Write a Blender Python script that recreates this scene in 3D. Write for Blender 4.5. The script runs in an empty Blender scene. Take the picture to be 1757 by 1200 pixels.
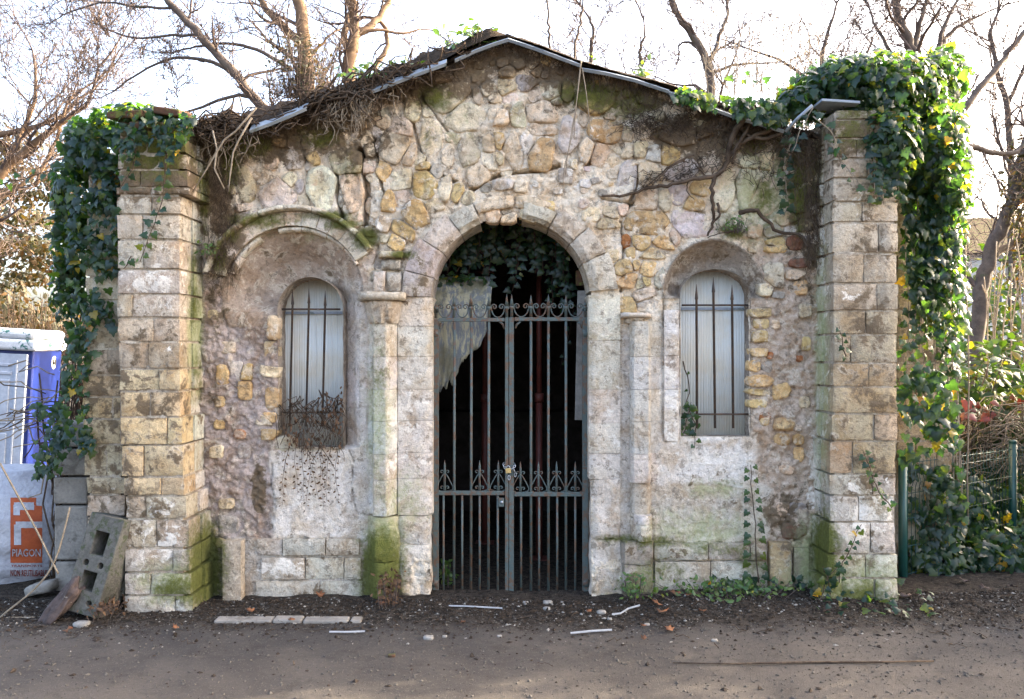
import bpy, bmesh, math, random
import numpy as np
from mathutils import Vector, Matrix

# ------------------------------------------------------------------ camera, sky, sun, exposure
S = bpy.context.scene
COL = S.collection
F, CYY, CZ = 1420.0, -5.68, 1.70          # focal length in photo pixels, camera y, camera height
cam = bpy.data.cameras.new('camera'); cam.sensor_width = 36.0
cam.lens = 36.0 * F / 1757.0; cam.clip_end = 2000; cam.clip_start = 0.05
camo = bpy.data.objects.new('camera', cam); COL.objects.link(camo)
camo.location = (0, CYY, CZ); camo.rotation_euler = (math.pi / 2, 0, 0)
S.camera = camo
SUN_EL, SUN_AZ = math.radians(21), math.radians(70)     # azimuth clockwise from +Y
w = bpy.data.worlds.new('World'); S.world = w; w.use_nodes = True
wn = w.node_tree; bg = wn.nodes['Background']
sky = wn.nodes.new('ShaderNodeTexSky'); sky.sky_type = 'NISHITA'; sky.sun_disc = False
sky.sun_elevation = SUN_EL; sky.sun_rotation = SUN_AZ
sky.air_density = .7; sky.dust_density = 7.0; sky.ozone_density = .3
wn.links.new(sky.outputs[0], bg.inputs[0]); bg.inputs[1].default_value = 0.15
sl = bpy.data.lights.new('sun', 'SUN'); sl.energy = 2.5; sl.angle = math.radians(0.6); sl.color = (1, .86, .66)
so = bpy.data.objects.new('sun', sl); COL.objects.link(so)
tosun = Vector((math.sin(SUN_AZ) * math.cos(SUN_EL), math.cos(SUN_AZ) * math.cos(SUN_EL), math.sin(SUN_EL)))
so.rotation_euler = tosun.to_track_quat('Z', 'Y').to_euler(); so.location = (20, 15, 20)
S.view_settings.view_transform = 'Standard'; S.view_settings.look = 'None'
S.view_settings.exposure = 3.45; S.view_settings.gamma = 1.0
S.render.engine = 'CYCLES'

random.seed(7); RNG = np.random.default_rng(11)

def P(px, py, y=0.0):
    d = y - CYY
    return ((px - 878.5) * d / F, y, CZ - (py - 600) * d / F)
def inv(x, y, z):
    d = y - CYY
    return x * F / d + 878.5, 600 - (z - CZ) * F / d

# ------------------------------------------------------------------ numpy noise
_perm = np.random.default_rng(3).permutation(256); _perm = np.concatenate([_perm, _perm, _perm])
_grad = np.random.default_rng(4).normal(size=(256, 3)); _grad /= np.linalg.norm(_grad, axis=1)[:, None]
def perlin(x, y, z):
    x, y, z = np.broadcast_arrays(np.asarray(x, float), np.asarray(y, float), np.asarray(z, float))
    xi = np.floor(x).astype(int); yi = np.floor(y).astype(int); zi = np.floor(z).astype(int)
    xf, yf, zf = x - xi, y - yi, z - zi
    u, v, t = [a * a * a * (a * (a * 6 - 15) + 10) for a in (xf, yf, zf)]
    def g(i, j, k):
        h = _perm[_perm[_perm[(xi + i) & 255] + ((yi + j) & 255)] + ((zi + k) & 255)]
        G = _grad[h]
        return G[..., 0] * (xf - i) + G[..., 1] * (yf - j) + G[..., 2] * (zf - k)
    def L(a, b, f): return a + (b - a) * f
    return 1.5 * L(L(L(g(0,0,0), g(1,0,0), u), L(g(0,1,0), g(1,1,0), u), v),
             L(L(g(0,0,1), g(1,0,1), u), L(g(0,1,1), g(1,1,1), u), v), t)
def fbm(x, y, z, o=4, ridged=False):
    s = 0; a = 1; n = 0
    for i in range(o):
        p = perlin(x * 2**i + 17.3 * i, y * 2**i + 5.1 * i, z * 2**i + 9.7 * i)
        s = s + a * ((1 - 2 * np.abs(p)) if ridged else p); n += a; a *= .5
    return s / n
def sstep(a, b, x):
    t = np.clip((x - a) / (b - a), 0, 1); return t * t * (3 - 2 * t)

# ------------------------------------------------------------------ materials
def new_mat(name):
    m = bpy.data.materials.new(name); m.use_nodes = True
    nt = m.node_tree; b = nt.nodes['Principled BSDF']
    b.inputs['Roughness'].default_value = .85
    b.inputs['Specular IOR Level'].default_value = .3
    return m, nt, b
def nd(nt, typ, ins=None, **kw):
    n = nt.nodes.new(typ)
    for k, v in kw.items(): setattr(n, k, v)
    for k, v in (ins or {}).items():
        if hasattr(v, 'is_output'): nt.links.new(v, n.inputs[k])
        else: n.inputs[k].default_value = v
    return n
def c4(c): return (c[0], c[1], c[2], 1)
def sock(nt, s, v):
    if hasattr(v, 'is_output'): nt.links.new(v, s)
    else: s.default_value = c4(v) if isinstance(v, tuple) and len(v) == 3 else v
def mix(nt, f, a, b, blend='MIX'):
    n = nt.nodes.new('ShaderNodeMix'); n.data_type = 'RGBA'; n.blend_type = blend
    sock(nt, n.inputs[0], f); sock(nt, n.inputs[6], a); sock(nt, n.inputs[7], b)
    return n.outputs[2]
def mth(nt, op, a, b=0.0, clamp=False):
    n = nt.nodes.new('ShaderNodeMath'); n.operation = op; n.use_clamp = clamp
    sock(nt, n.inputs[0], a); sock(nt, n.inputs[1], b); return n.outputs[0]
def ramp(nt, v, a, b):
    n = nt.nodes.new('ShaderNodeMapRange'); n.interpolation_type = 'SMOOTHSTEP'
    sock(nt, n.inputs[0], v); n.inputs[1].default_value = a; n.inputs[2].default_value = b
    return n.outputs[0]
def noise(nt, scale, detail=4, rough=.6, co=None, dist=0.0):
    n = nt.nodes.new('ShaderNodeTexNoise'); n.inputs['Scale'].default_value = scale
    n.inputs['Detail'].default_value = detail; n.inputs['Roughness'].default_value = rough
    n.inputs['Distortion'].default_value = dist
    if co is not None: nt.links.new(co, n.inputs['Vector'])
    return n.outputs[0]
def bump(nt, b, h, strength=.5, dist=.01):
    n = nt.nodes.new('ShaderNodeBump'); n.inputs['Strength'].default_value = strength
    n.inputs['Distance'].default_value = dist
    nt.links.new(h, n.inputs['Height']); nt.links.new(n.outputs[0], b.inputs['Normal'])

def stone_mat(name, base, patina=(.075, .058, .042), grain=1.0, bumps=.7):
    """masonry: 'base' is 'object' or an attribute name; moss / dirt / white attributes add wear and painted roof shade"""
    m, nt, b = new_mat(name)
    pos = nd(nt, 'ShaderNodeNewGeometry').outputs['Position']
    if base == 'object': col = nd(nt, 'ShaderNodeObjectInfo').outputs['Color']
    else: col = nd(nt, 'ShaderNodeAttribute', attribute_name=base).outputs['Color']
    at = lambda k: nd(nt, 'ShaderNodeAttribute', attribute_name=k).outputs['Fac']
    n1 = noise(nt, 5, 6, .62, pos, .4); n2 = noise(nt, 38, 5, .65, pos); n3 = noise(nt, 160, 3, .6, pos)
    sharp = lambda q, k: mth(nt, 'ADD', mth(nt, 'MULTIPLY', q, k), .5 - .5 * k)
    nb = sharp(noise(nt, 10, 8, .68, pos, .3), 1.7); nw = sharp(noise(nt, 8, 9, .72, pos, .3), 1.5)
    col = mix(nt, ramp(nt, n1, .42, .66), col, mix(nt, .6, col, (.56, .40, .22), 'MULTIPLY'))
    col = mix(nt, mth(nt, 'MULTIPLY', ramp(nt, nb, .52, .66), .55), col, (.62, .57, .50))
    sz = nd(nt, 'ShaderNodeVectorMath', {0: pos, 1: (16, 16, 2.2)}, operation='MULTIPLY').outputs[0]
    drip = noise(nt, 1, 6, .65, sz, .2); nl = noise(nt, 15, 8, .75, pos, .1)
    col = mix(nt, mth(nt, 'MULTIPLY', ramp(nt, nl, .54, .60), .62), col, mix(nt, n2, patina, (.25, .21, .17)))
    col = mix(nt, mth(nt, 'MULTIPLY', ramp(nt, drip, .54, .72), .35), col, (.23, .20, .17))
    v = mth(nt, 'ADD', mth(nt, 'MULTIPLY', n2, 1.1), mth(nt, 'MULTIPLY', n3, .75))
    v = mth(nt, 'ADD', v, .10)
    col = mix(nt, 1.0, col, nd(nt, 'ShaderNodeCombineColor', {0: v, 1: v, 2: v}).outputs[0], 'MULTIPLY')
    # small pits and grime lodged in them
    vo = nt.nodes.new('ShaderNodeTexVoronoi'); vo.inputs['Scale'].default_value = 55; nt.links.new(pos, vo.inputs['Vector'])
    pit = mth(nt, 'MULTIPLY', ramp(nt, vo.outputs['Distance'], .22, .05), ramp(nt, n2, .48, .62))
    col = mix(nt, mth(nt, 'MULTIPLY', pit, .55), col, patina)
    # patina with painted roof shade, limewash, moss: threshold noise against the painted amount
    def wear(attr, nz, c, soft=.07, k=.72):
        nonlocal col
        a = mth(nt, 'MULTIPLY', at(attr), k)
        t = mth(nt, 'ADD', nz, a)
        f = mth(nt, 'MULTIPLY', ramp(nt, t, .86 - soft, .86 + soft), .93)
        col = mix(nt, f, col, c); return f
    wear('dirt_shade', nb, mix(nt, n2, patina, (.19, .14, .09)), .08)
    wear('white', nw, mix(nt, n2, (.60, .57, .54), (.84, .82, .79)), .05)
    ng = mth(nt, 'ADD', mth(nt, 'MULTIPLY', noise(nt, 9, 7, .72, pos, .6), .65), mth(nt, 'MULTIPLY', noise(nt, 45, 4, .7, pos), .35))
    wear('algae', ng, mix(nt, n2, (.22, .27, .10), (.42, .44, .28)), .22, .66)
    col = mix(nt, 1.0, col, (1.05, .995, .895), 'MULTIPLY')
    fm = wear('moss', ng, mix(nt, n2, (.028, .045, .008), (.27, .275, .055)), .15, .62)
    nt.links.new(col, b.inputs['Base Color'])
    h = mth(nt, 'ADD', mth(nt, 'MULTIPLY', n2, .7), mth(nt, 'MULTIPLY', n3, .35))
    h = mth(nt, 'ADD', h, mth(nt, 'MULTIPLY', nb, .9))
    h = mth(nt, 'SUBTRACT', h, mth(nt, 'MULTIPLY', pit, .4))
    h = mth(nt, 'ADD', h, mth(nt, 'MULTIPLY', mth(nt, 'MULTIPLY', fm, n3), 1.2))
    bump(nt, b, h, bumps, .02)
    b.inputs['Roughness'].default_value = .93; b.inputs['Specular IOR Level'].default_value = .15
    return m
M_STONE = stone_mat('weathered_stone', 'object', bumps=1.0)
M_WALL = stone_mat('mortar_and_render', 'tone', bumps=1.0)

def simple_mat(name, c1, c2, scale=12, rough=.8, spec=.3, bumpk=.3, metal=0.0, c3=None, thr=(.55, .65), bd=.006):
    m, nt, b = new_mat(name)
    pos = nd(nt, 'ShaderNodeNewGeometry').outputs['Position']
    n1 = noise(nt, scale, 6, .65, pos); n2 = noise(nt, scale * 6, 4, .6, pos)
    col = mix(nt, ramp(nt, n1, .35, .65), c1, c2)
    if c3: col = mix(nt, ramp(nt, noise(nt, scale * .8, 8, .7, pos, .5), *thr), col, c3)
    v = mth(nt, 'ADD', mth(nt, 'MULTIPLY', n2, .6), .7)
    col = mix(nt, 1.0, col, nd(nt, 'ShaderNodeCombineColor', {0: v, 1: v, 2: v}).outputs[0], 'MULTIPLY')
    nt.links.new(col, b.inputs['Base Color'])
    b.inputs['Roughness'].default_value = rough; b.inputs['Specular IOR Level'].default_value = spec
    b.inputs['Metallic'].default_value = metal
    if bumpk: bump(nt, b, mth(nt, 'ADD', n1, n2), bumpk, bd)
    return m
M_IRON = simple_mat('weathered_green_iron', (.055, .080, .077), (.08, .095, .085), 25, .65, .4, .3, c3=(.10, .058, .035), thr=(.48, .58))
M_RUST = simple_mat('rusty_iron', (.055, .047, .044), (.10, .065, .042), 30, .8, .3, .3, c3=(.30, .27, .24), thr=(.64, .70))
M_REDSTEEL = simple_mat('red_painted_steel', (.10, .022, .015), (.07, .02, .014), 10, .6, .4, .1)
M_ZINC = simple_mat('weathered_zinc', (.20, .235, .27), (.27, .30, .325), 9, .5, .5, .15, c3=(.13, .16, .15), thr=(.58, .66))
M_ROOT = simple_mat('dry_root', (.042, .029, .02), (.095, .068, .047), 20, .9, .1, .3)
M_DRYSTEM = simple_mat('pale_dry_stem', (.19, .15, .105), (.28, .23, .17), 20, .9, .1, .2)
M_HUMUS = simple_mat('dark_humus', (.018, .013, .009), (.045, .032, .022), 14, .95, .1, .8, c3=(.07, .05, .033), bd=.02)
M_BARK = simple_mat('grey_brown_bark', (.075, .058, .047), (.12, .095, .075), 9, .9, .15, .6, c3=(.07, .075, .04), thr=(.6, .68))
M_BARK2 = simple_mat('pale_brown_bark', (.14, .09, .056), (.20, .135, .085), 9, .9, .15, .6)
M_TWIG = simple_mat('twig_bark', (.085, .064, .055), (.12, .092, .078), 5, .9, .1, 0)
M_CONC = simple_mat('old_concrete', (.19, .172, .148), (.26, .235, .20), 10, .93, .15, .7, c3=(.14, .125, .105), thr=(.52, .64), bd=.01)
M_CINDER = simple_mat('cinder_concrete', (.10, .094, .08), (.15, .14, .12), 30, .95, .1, .9, c3=(.07, .08, .045), thr=(.5, .62), bd=.01)
M_WOOD = simple_mat('rotting_wood', (.055, .04, .034), (.10, .072, .062), 18, .85, .2, .7, c3=(.30, .26, .22), thr=(.62, .7), bd=.01)
M_PLANK = simple_mat('grey_plank', (.18, .17, .155), (.25, .235, .21), 12, .85, .2, .4)
M_DARKWALL = simple_mat('dark_inner_wall', (.028, .023, .019), (.05, .04, .034), 6, .95, .1, .6)  # plain near-black brown for the inner walls and ledge
M_TILE = simple_mat('old_clay_tile', (.09, .045, .027), (.055, .037, .025), 15, .9, .1, .5, c3=(.10, .12, .03), thr=(.5, .6))
M_GREENPAINT = simple_mat('green_coated_steel', (.007, .045, .038), (.010, .056, .047), 8, .4, .5, .03)
M_WHITEPL = simple_mat('white_plastic', (.74, .75, .77), (.66, .67, .70), 5, .5, .4, .05)
M_BLUEPL = simple_mat('blue_plastic', (.002, .011, .095), (.003, .014, .115), 4, .4, .4, .05, c3=(.005, .016, .085), thr=(.6, .7))
M_DOORPL = simple_mat('pale_grey_plastic', (.33, .37, .43), (.30, .335, .40), 4, .5, .4, .05)
M_ROOFPL = simple_mat('worn_white_on_green', (.50, .52, .54), (.44, .46, .48), 10, .6, .3, .2, c3=(.02, .10, .085), thr=(.56, .60))
M_CREAM = simple_mat('cream_print', (.66, .62, .46), (.60, .56, .42), 8, .7, .2, 0)
M_BLACK = simple_mat('black_print', (.02, .02, .025), (.03, .03, .03), 8, .7, .2, 0)
M_BAG = simple_mat('woven_white_bag', (.40, .405, .43), (.33, .335, .365), 6, .7, .25, .5, c3=(.27, .265, .27), thr=(.60, .72), bd=.03)
M_ORANGE = simple_mat('orange_print', (.36, .085, .03), (.29, .065, .026), 9, .7, .2, .2)
M_DARKORANGE = simple_mat('dark_red_print', (.24, .045, .028), (.20, .04, .028), 9, .7, .2, 0)
M_BRASS = simple_mat('brass', (.62, .46, .20), (.52, .38, .16), 20, .35, .5, .05, metal=.7)
M_STEEL = simple_mat('galvanised_steel', (.42, .44, .46), (.34, .36, .38), 30, .4, .5, .1, metal=.7)
M_DEADLEAF = simple_mat('fallen_leaf', (.13, .052, .025), (.19, .09, .046), 25, .8, .2, .2)
M_STRIP = simple_mat('white_strip', (.30, .305, .31), (.24, .245, .25), 20, .5, .3, 0)
M_SLATEBOARD = None

def panel_mat():
    """translucent ribbed plastic sheet, dirty"""
    m, nt, b = new_mat('ribbed_translucent_sheet')
    pos = nd(nt, 'ShaderNodeNewGeometry').outputs['Position']
    n1 = noise(nt, 3, 5, .6, pos); n2 = noise(nt, 60, 3, .6, pos)
    sx = nd(nt, 'ShaderNodeVectorMath', {0: pos, 1: (60, 60, 2)}, operation='MULTIPLY').outputs[0]
    st = noise(nt, 1, 4, .6, sx)
    col = mix(nt, ramp(nt, n1, .4, .65), (.56, .575, .545), (.55, .51, .42))
    col = mix(nt, mth(nt, 'MULTIPLY', ramp(nt, st, .52, .75), .35), col, (.24, .225, .185))
    nt.links.new(col, b.inputs['Base Color']); b.inputs['Roughness'].default_value = .35
    return m
M_PANEL = panel_mat()

def sheet_mat():
    m, nt, b = new_mat('lichened_fibre_sheet')
    pos = nd(nt, 'ShaderNodeNewGeometry').outputs['Position']
    s = nd(nt, 'ShaderNodeVectorMath', {0: pos, 1: (34, 34, 7)}, operation='MULTIPLY').outputs[0]
    a = noise(nt, 1, 6, .7, s, .3); n2 = noise(nt, 60, 4, .6, pos); n3 = noise(nt, 4, 4, .6, pos)
    col = mix(nt, ramp(nt, a, .45, .56), (.15, .165, .18), (.36, .335, .23))
    col = mix(nt, ramp(nt, n3, .45, .65), col, mix(nt, a, (.06, .06, .042), (.24, .22, .145)))
    nt.links.new(col, b.inputs['Base Color']); bump(nt, b, mth(nt, 'ADD', a, n2), .5, .01)
    return m
M_SHEET = sheet_mat()

def leaf_mat(name, stops, trans=.35, rough=.42, spec=.45):
    m, nt, b = new_mat(name)
    g = nd(nt, 'ShaderNodeNewGeometry'); oi = nd(nt, 'ShaderNodeObjectInfo')
    r = mth(nt, 'FRACT', mth(nt, 'ADD', g.outputs['Random Per Island'], mth(nt, 'MULTIPLY', oi.outputs['Random'], 7.31)))
    cr = nt.nodes.new('ShaderNodeValToRGB'); nt.links.new(r, cr.inputs[0])
    e = cr.color_ramp.elements
    e[0].position = stops[0][0]; e[0].color = c4(stops[0][1]); e[1].position = stops[-1][0]; e[1].color = c4(stops[-1][1])
    for p, c in stops[1:-1]:
        x = e.new(p); x.color = c4(c)
    n2 = noise(nt, 70, 3, .6, g.outputs['Position'])
    v = mth(nt, 'ADD', mth(nt, 'MULTIPLY', n2, .6), .7)
    col = mix(nt, 1.0, cr.outputs[0], nd(nt, 'ShaderNodeCombineColor', {0: v, 1: v, 2: v}).outputs[0], 'MULTIPLY')
    nt.links.new(col, b.inputs['Base Color'])
    b.inputs['Roughness'].default_value = rough; b.inputs['Specular IOR Level'].default_value = spec
    t = nt.nodes.new('ShaderNodeBsdfTranslucent')
    tc = mix(nt, 1.0, col, (11.0, 9.2, 1.3), 'MULTIPLY'); nt.links.new(tc, t.inputs[0])
    ms = nt.nodes.new('ShaderNodeMixShader'); ms.inputs[0].default_value = trans
    nt.links.new(b.outputs[0], ms.inputs[1]); nt.links.new(t.outputs[0], ms.inputs[2])
    nt.links.new(ms.outputs[0], nt.nodes['Material Output'].inputs[0])
    return m
M_IVY = leaf_mat('ivy_leaf', [(0, (.006, .020, .015)), (.5, (.011, .031, .020)), (.85, (.021, .044, .019)), (.97, (.042, .062, .014)), (.990, (.16, .12, .015)), (1, (.11, .06, .015))], .38, .36)
M_BUSH = leaf_mat('evergreen_leaf', [(0, (.008, .022, .012)), (.6, (.016, .036, .014)), (.9, (.035, .052, .014)), (1, (.07, .06, .015))], .12, .55, .25)
M_REDLEAF = leaf_mat('red_leaf', [(0, (.08, .011, .005)), (.6, (.11, .019, .006)), (1, (.10, .036, .007))], .03)
M_WEED = leaf_mat('weed_leaf', [(0, (.025, .06, .010)), (.6, (.04, .085, .015)), (1, (.075, .10, .025))], .15)
M_CEDAR = leaf_mat('cedar_needles', [(0, (.022, .028, .012)), (.5, (.042, .038, .016)), (.8, (.065, .045, .018)), (1, (.085, .045, .016))], .06, .7)
M_BROWN = leaf_mat('brown_leaf', [(0, (.04, .021, .011)), (.6, (.07, .038, .02)), (1, (.105, .062, .035))], .06, .7, .2)
M_MOSS = simple_mat('moss_cushion', (.035, .07, .01), (.13, .17, .025), 40, .95, .1, .9, bd=.01)

# ------------------------------------------------------------------ object helpers
def emp(name, loc, label, cat, group=None):
    o = bpy.data.objects.new(name, None); COL.objects.link(o); o.location = loc; o.empty_display_size = .2
    o['label'] = label; o['category'] = cat
    if group: o['group'] = group
    return o
def tag(o, label, cat, group=None):
    o['label'] = label; o['category'] = cat
    if group: o['group'] = group
    return o
def root_loc(o):
    v = Vector((0, 0, 0))
    while o is not None: v = v + o.location; o = o.parent
    return v
def mesh_obj(name, verts, faces, mat, parent=None, smooth=True, origin=None, attrs=None, color=None):
    me = bpy.data.meshes.new(name)
    v = np.asarray(verts, float).reshape(-1, 3)
    base = np.array(origin if origin is not None else ((0, 0, 0) if parent is not None else v.mean(0)), float)
    if origin is None and parent is not None: base = v.mean(0)
    me.from_pydata((v - base).tolist(), [], faces if isinstance(faces, list) else faces.tolist())
    if smooth: me.polygons.foreach_set('use_smooth', [True] * len(me.polygons))
    for k, a in (attrs or {}).items():
        if a.ndim == 2:
            at = me.attributes.new(k, 'FLOAT_COLOR', 'POINT')
            at.data.foreach_set('color', np.concatenate([a, np.ones((len(a), 1))], 1).ravel())
        else:
            at = me.attributes.new(k, 'FLOAT', 'POINT'); at.data.foreach_set('value', a)
    me.materials.append(mat); me.update()
    o = bpy.data.objects.new(name, me); COL.objects.link(o)
    o.location = base
    if parent is not None:
        o.parent = parent; o.location = Vector(base) - root_loc(parent)
    if color: o.color = c4(color)
    return o

class MB:
    def __init__(s): s.v = []; s.f = []
    def tube(s, pts, rad, n=5, cap=True):
        pts = [Vector(p) for p in pts]
        if not hasattr(rad, '__len__'): rad = [rad] * len(pts)
        b = len(s.v); k = len(pts); u = None
        for i, p in enumerate(pts):
            t = (pts[min(i + 1, k - 1)] - pts[max(i - 1, 0)])
            t = t.normalized() if t.length > 1e-9 else Vector((0, 0, 1))
            if u is None: u = t.orthogonal().normalized()
            else:
                u = u - t * u.dot(t); u = u.normalized() if u.length > 1e-6 else t.orthogonal().normalized()
            w_ = t.cross(u); r = rad[i]
            for j in range(n):
                a = 2 * math.pi * j / n; ca, sa = math.cos(a) * r, math.sin(a) * r
                s.v.append((p.x + u.x * ca + w_.x * sa, p.y + u.y * ca + w_.y * sa, p.z + u.z * ca + w_.z * sa))
        for i in range(k - 1):
            o = b + i * n
            for j in range(n):
                j2 = (j + 1) % n; s.f.append((o + j, o + j2, o + n + j2, o + n + j))
        if cap and n > 2:
            s.f.append(tuple(range(b + n - 1, b - 1, -1))); s.f.append(tuple(range(b + (k - 1) * n, b + k * n)))
        return s
    def box(s, x0, x1, y0, y1, z0, z1):
        b = len(s.v)
        s.v += [(x0,y0,z0),(x1,y0,z0),(x1,y1,z0),(x0,y1,z0),(x0,y0,z1),(x1,y0,z1),(x1,y1,z1),(x0,y1,z1)]
        s.f += [tuple(b + i for i in q) for q in ((0,3,2,1),(4,5,6,7),(0,1,5,4),(1,2,6,5),(2,3,7,6),(3,0,4,7))]
        return s
    def obb(s, c, ax, ay, az):
        c, ax, ay, az = map(Vector, (c, ax, ay, az)); b = len(s.v)
        for sx, sy, sz in ((-1,-1,-1),(1,-1,-1),(1,1,-1),(-1,1,-1),(-1,-1,1),(1,-1,1),(1,1,1),(-1,1,1)):
            s.v.append(tuple(c + ax * sx + ay * sy + az * sz))
        s.f += [tuple(b + i for i in q) for q in ((0,3,2,1),(4,5,6,7),(0,1,5,4),(1,2,6,5),(2,3,7,6),(3,0,4,7))]
        return s
    def add(s, v, f):
        b = len(s.v); s.v += [tuple(p) for p in v]; s.f += [tuple(b + i for i in q) for q in f]; return s
    def build(s, name, mat, parent=None, smooth=True, **k):
        return mesh_obj(name, s.v, s.f, mat, parent, smooth, **k)

def struct(o): o['kind'] = 'structure'; return o
def stuff(o): o['kind'] = 'stuff'; return o
def bevel(o, wd=.006, seg=2):
    m = o.modifiers.new('bevel', 'BEVEL'); m.width = wd; m.segments = seg; m.limit_method = 'ANGLE'; return o

# ------------------------------------------------------------------ wear maps, with roof shade painted in (photo pixels on the facade)
MOSS = [(338,440,10,40,.7),(333,520,10,60,.75),(338,625,10,60,.65),(352,975,34,85,1.1),(320,1010,60,26,.85),
        (655,985,40,70,1.15),(650,640,16,40,.55),(376,440,18,40,.8),(396,405,18,18,.7),(628,408,26,20,1.0),(590,385,40,10,.95),(560,370,60,9,.85),(450,378,70,14,.8),(690,438,30,9,.8),
        (1415,955,26,90,1.0),(1480,1020,70,30,.75),(1312,335,20,60,.72),(1255,398,30,16,.8),(1300,250,60,30,.6),(1370,330,24,90,.75),
        (745,165,40,30,.7),(735,240,18,30,.5),(1010,160,60,30,.8),(1075,180,70,40,.7),(1110,215,40,30,.5),(600,290,30,30,.5),(550,235,60,30,.6),
        (1130,930,60,12,.75),(1070,925,60,10,.7),(1060,1020,40,30,.5),(270,250,80,70,.75),(395,270,20,60,.9),(420,245,50,30,.9),
        (1240,940,60,20,.55),(1255,830,40,14,.4),(1290,960,30,40,.6),(350,330,16,90,.7),(1460,215,60,70,.6),(1400,300,20,80,.6),(1140,980,70,40,.5)]
ALGAE = [(335,560,14,140,.9),(690,860,60,60,.55),(650,720,26,160,.6),(520,395,110,30,.4),(800,250,60,50,.35),(770,190,70,40,.4),(730,330,30,40,.4),
         (1410,620,14,240,.75),(1450,1000,110,50,.7),(1200,910,110,40,.6),(1230,840,60,20,.6),(300,1000,80,40,.7),(660,930,40,60,.8),(1110,1000,60,50,.5),(1300,340,70,90,.6),(1400,960,40,80,.8)]
DIRT_SHADE = [(240,600,120,60,.40),(255,690,130,70,.55),(180,700,60,110,.58),(170,830,60,110,.50),(250,800,80,40,.46),(250,870,80,70,.46),(260,350,80,60,.42),(255,430,60,60,.25),(330,760,26,60,.2),(250,290,90,60,.85),(255,225,100,50,1.3),(290,300,60,50,.9),(1480,230,90,60,.8),(375,300,30,120,.9),(395,420,26,70,.7),(1395,420,26,90,.6),
        (1490,420,70,60,.46),(1490,540,70,90,.50),(1500,700,70,90,.52),(1490,810,70,60,.52),(1490,330,70,40,.44),(1600,650,70,150,.5),(1480,960,70,50,.34),
        (370,420,40,200,.5),(400,330,40,80,.45),(570,230,120,50,.75),(470,250,80,40,.75),(790,130,90,40,.8),(1050,165,110,36,.85),(1230,230,150,50,.8),(1380,300,40,140,.8),  # roofline entries: dark root stain, deepened to paint in shade below the verge
        (860,95,70,30,.95),(960,130,70,26,.95),(340,230,60,40,1.0),(700,160,90,24,.8),(610,250,30,60,.8),(1350,440,60,90,.38),(1350,890,50,60,.6),(530,1015,40,24,.55),(445,840,14,40,.9),(1100,1010,26,30,.75),
        (680,400,40,60,.28),(720,470,36,80,.34),(770,420,50,40,.22),(660,500,40,40,.3),(1225,440,90,34,.36),(1225,850,110,60,.3),(1110,960,70,40,.4),
        (555,960,110,30,.3),(710,960,30,70,.30),(530,700,60,40,.3),(500,455,70,40,.3),(1340,920,20,90,.3),(430,700,70,250,.12)]
WHITE = [(260,400,70,50,.40),(265,480,60,30,.62),(290,530,50,24,.45),(340,560,18,200,.40),(265,930,60,90,.48),(200,850,60,60,.34),(285,610,40,40,.30),
         (1414,560,16,230,.50),(1480,370,60,50,.38),(1480,500,60,50,.30),(1490,870,70,60,.52),(1470,920,50,40,.5),(1395,820,16,120,.42),
         (690,720,60,130,.46),(1040,700,60,130,.36),(1155,690,30,140,.50),(530,850,60,80,.40),(490,975,50,22,.7),(1200,790,90,40,.42),
         (520,385,40,20,.5),(690,380,40,60,.42),(640,370,30,60,.4),(960,310,90,30,.42),(900,200,90,70,.26),(1020,220,60,60,.2),(1160,890,50,24,.34),(1000,280,70,40,.40),(1090,400,40,60,.30),(850,350,80,16,.3)]
def blobs(L, px, py):
    s = np.zeros_like(px)
    for cx, cy, rx, ry, st in L:
        d = ((px - cx) / rx) ** 2 + ((py - cy) / ry) ** 2
        s = np.maximum(s, st * np.exp(-d * .7))
    return s
def wear_shade_attrs(v, extra=None):
    v = np.asarray(v, float); px, py = inv(v[:, 0], v[:, 1], v[:, 2])
    a = {'moss': blobs(MOSS, px, py), 'dirt_shade': blobs(DIRT_SHADE, px, py), 'white': blobs(WHITE, px, py), 'algae': blobs(ALGAE, px, py)}
    for k, val in (extra or {}).items(): a[k] = np.clip(a[k] + val, 0, 1.3)
    return a

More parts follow.
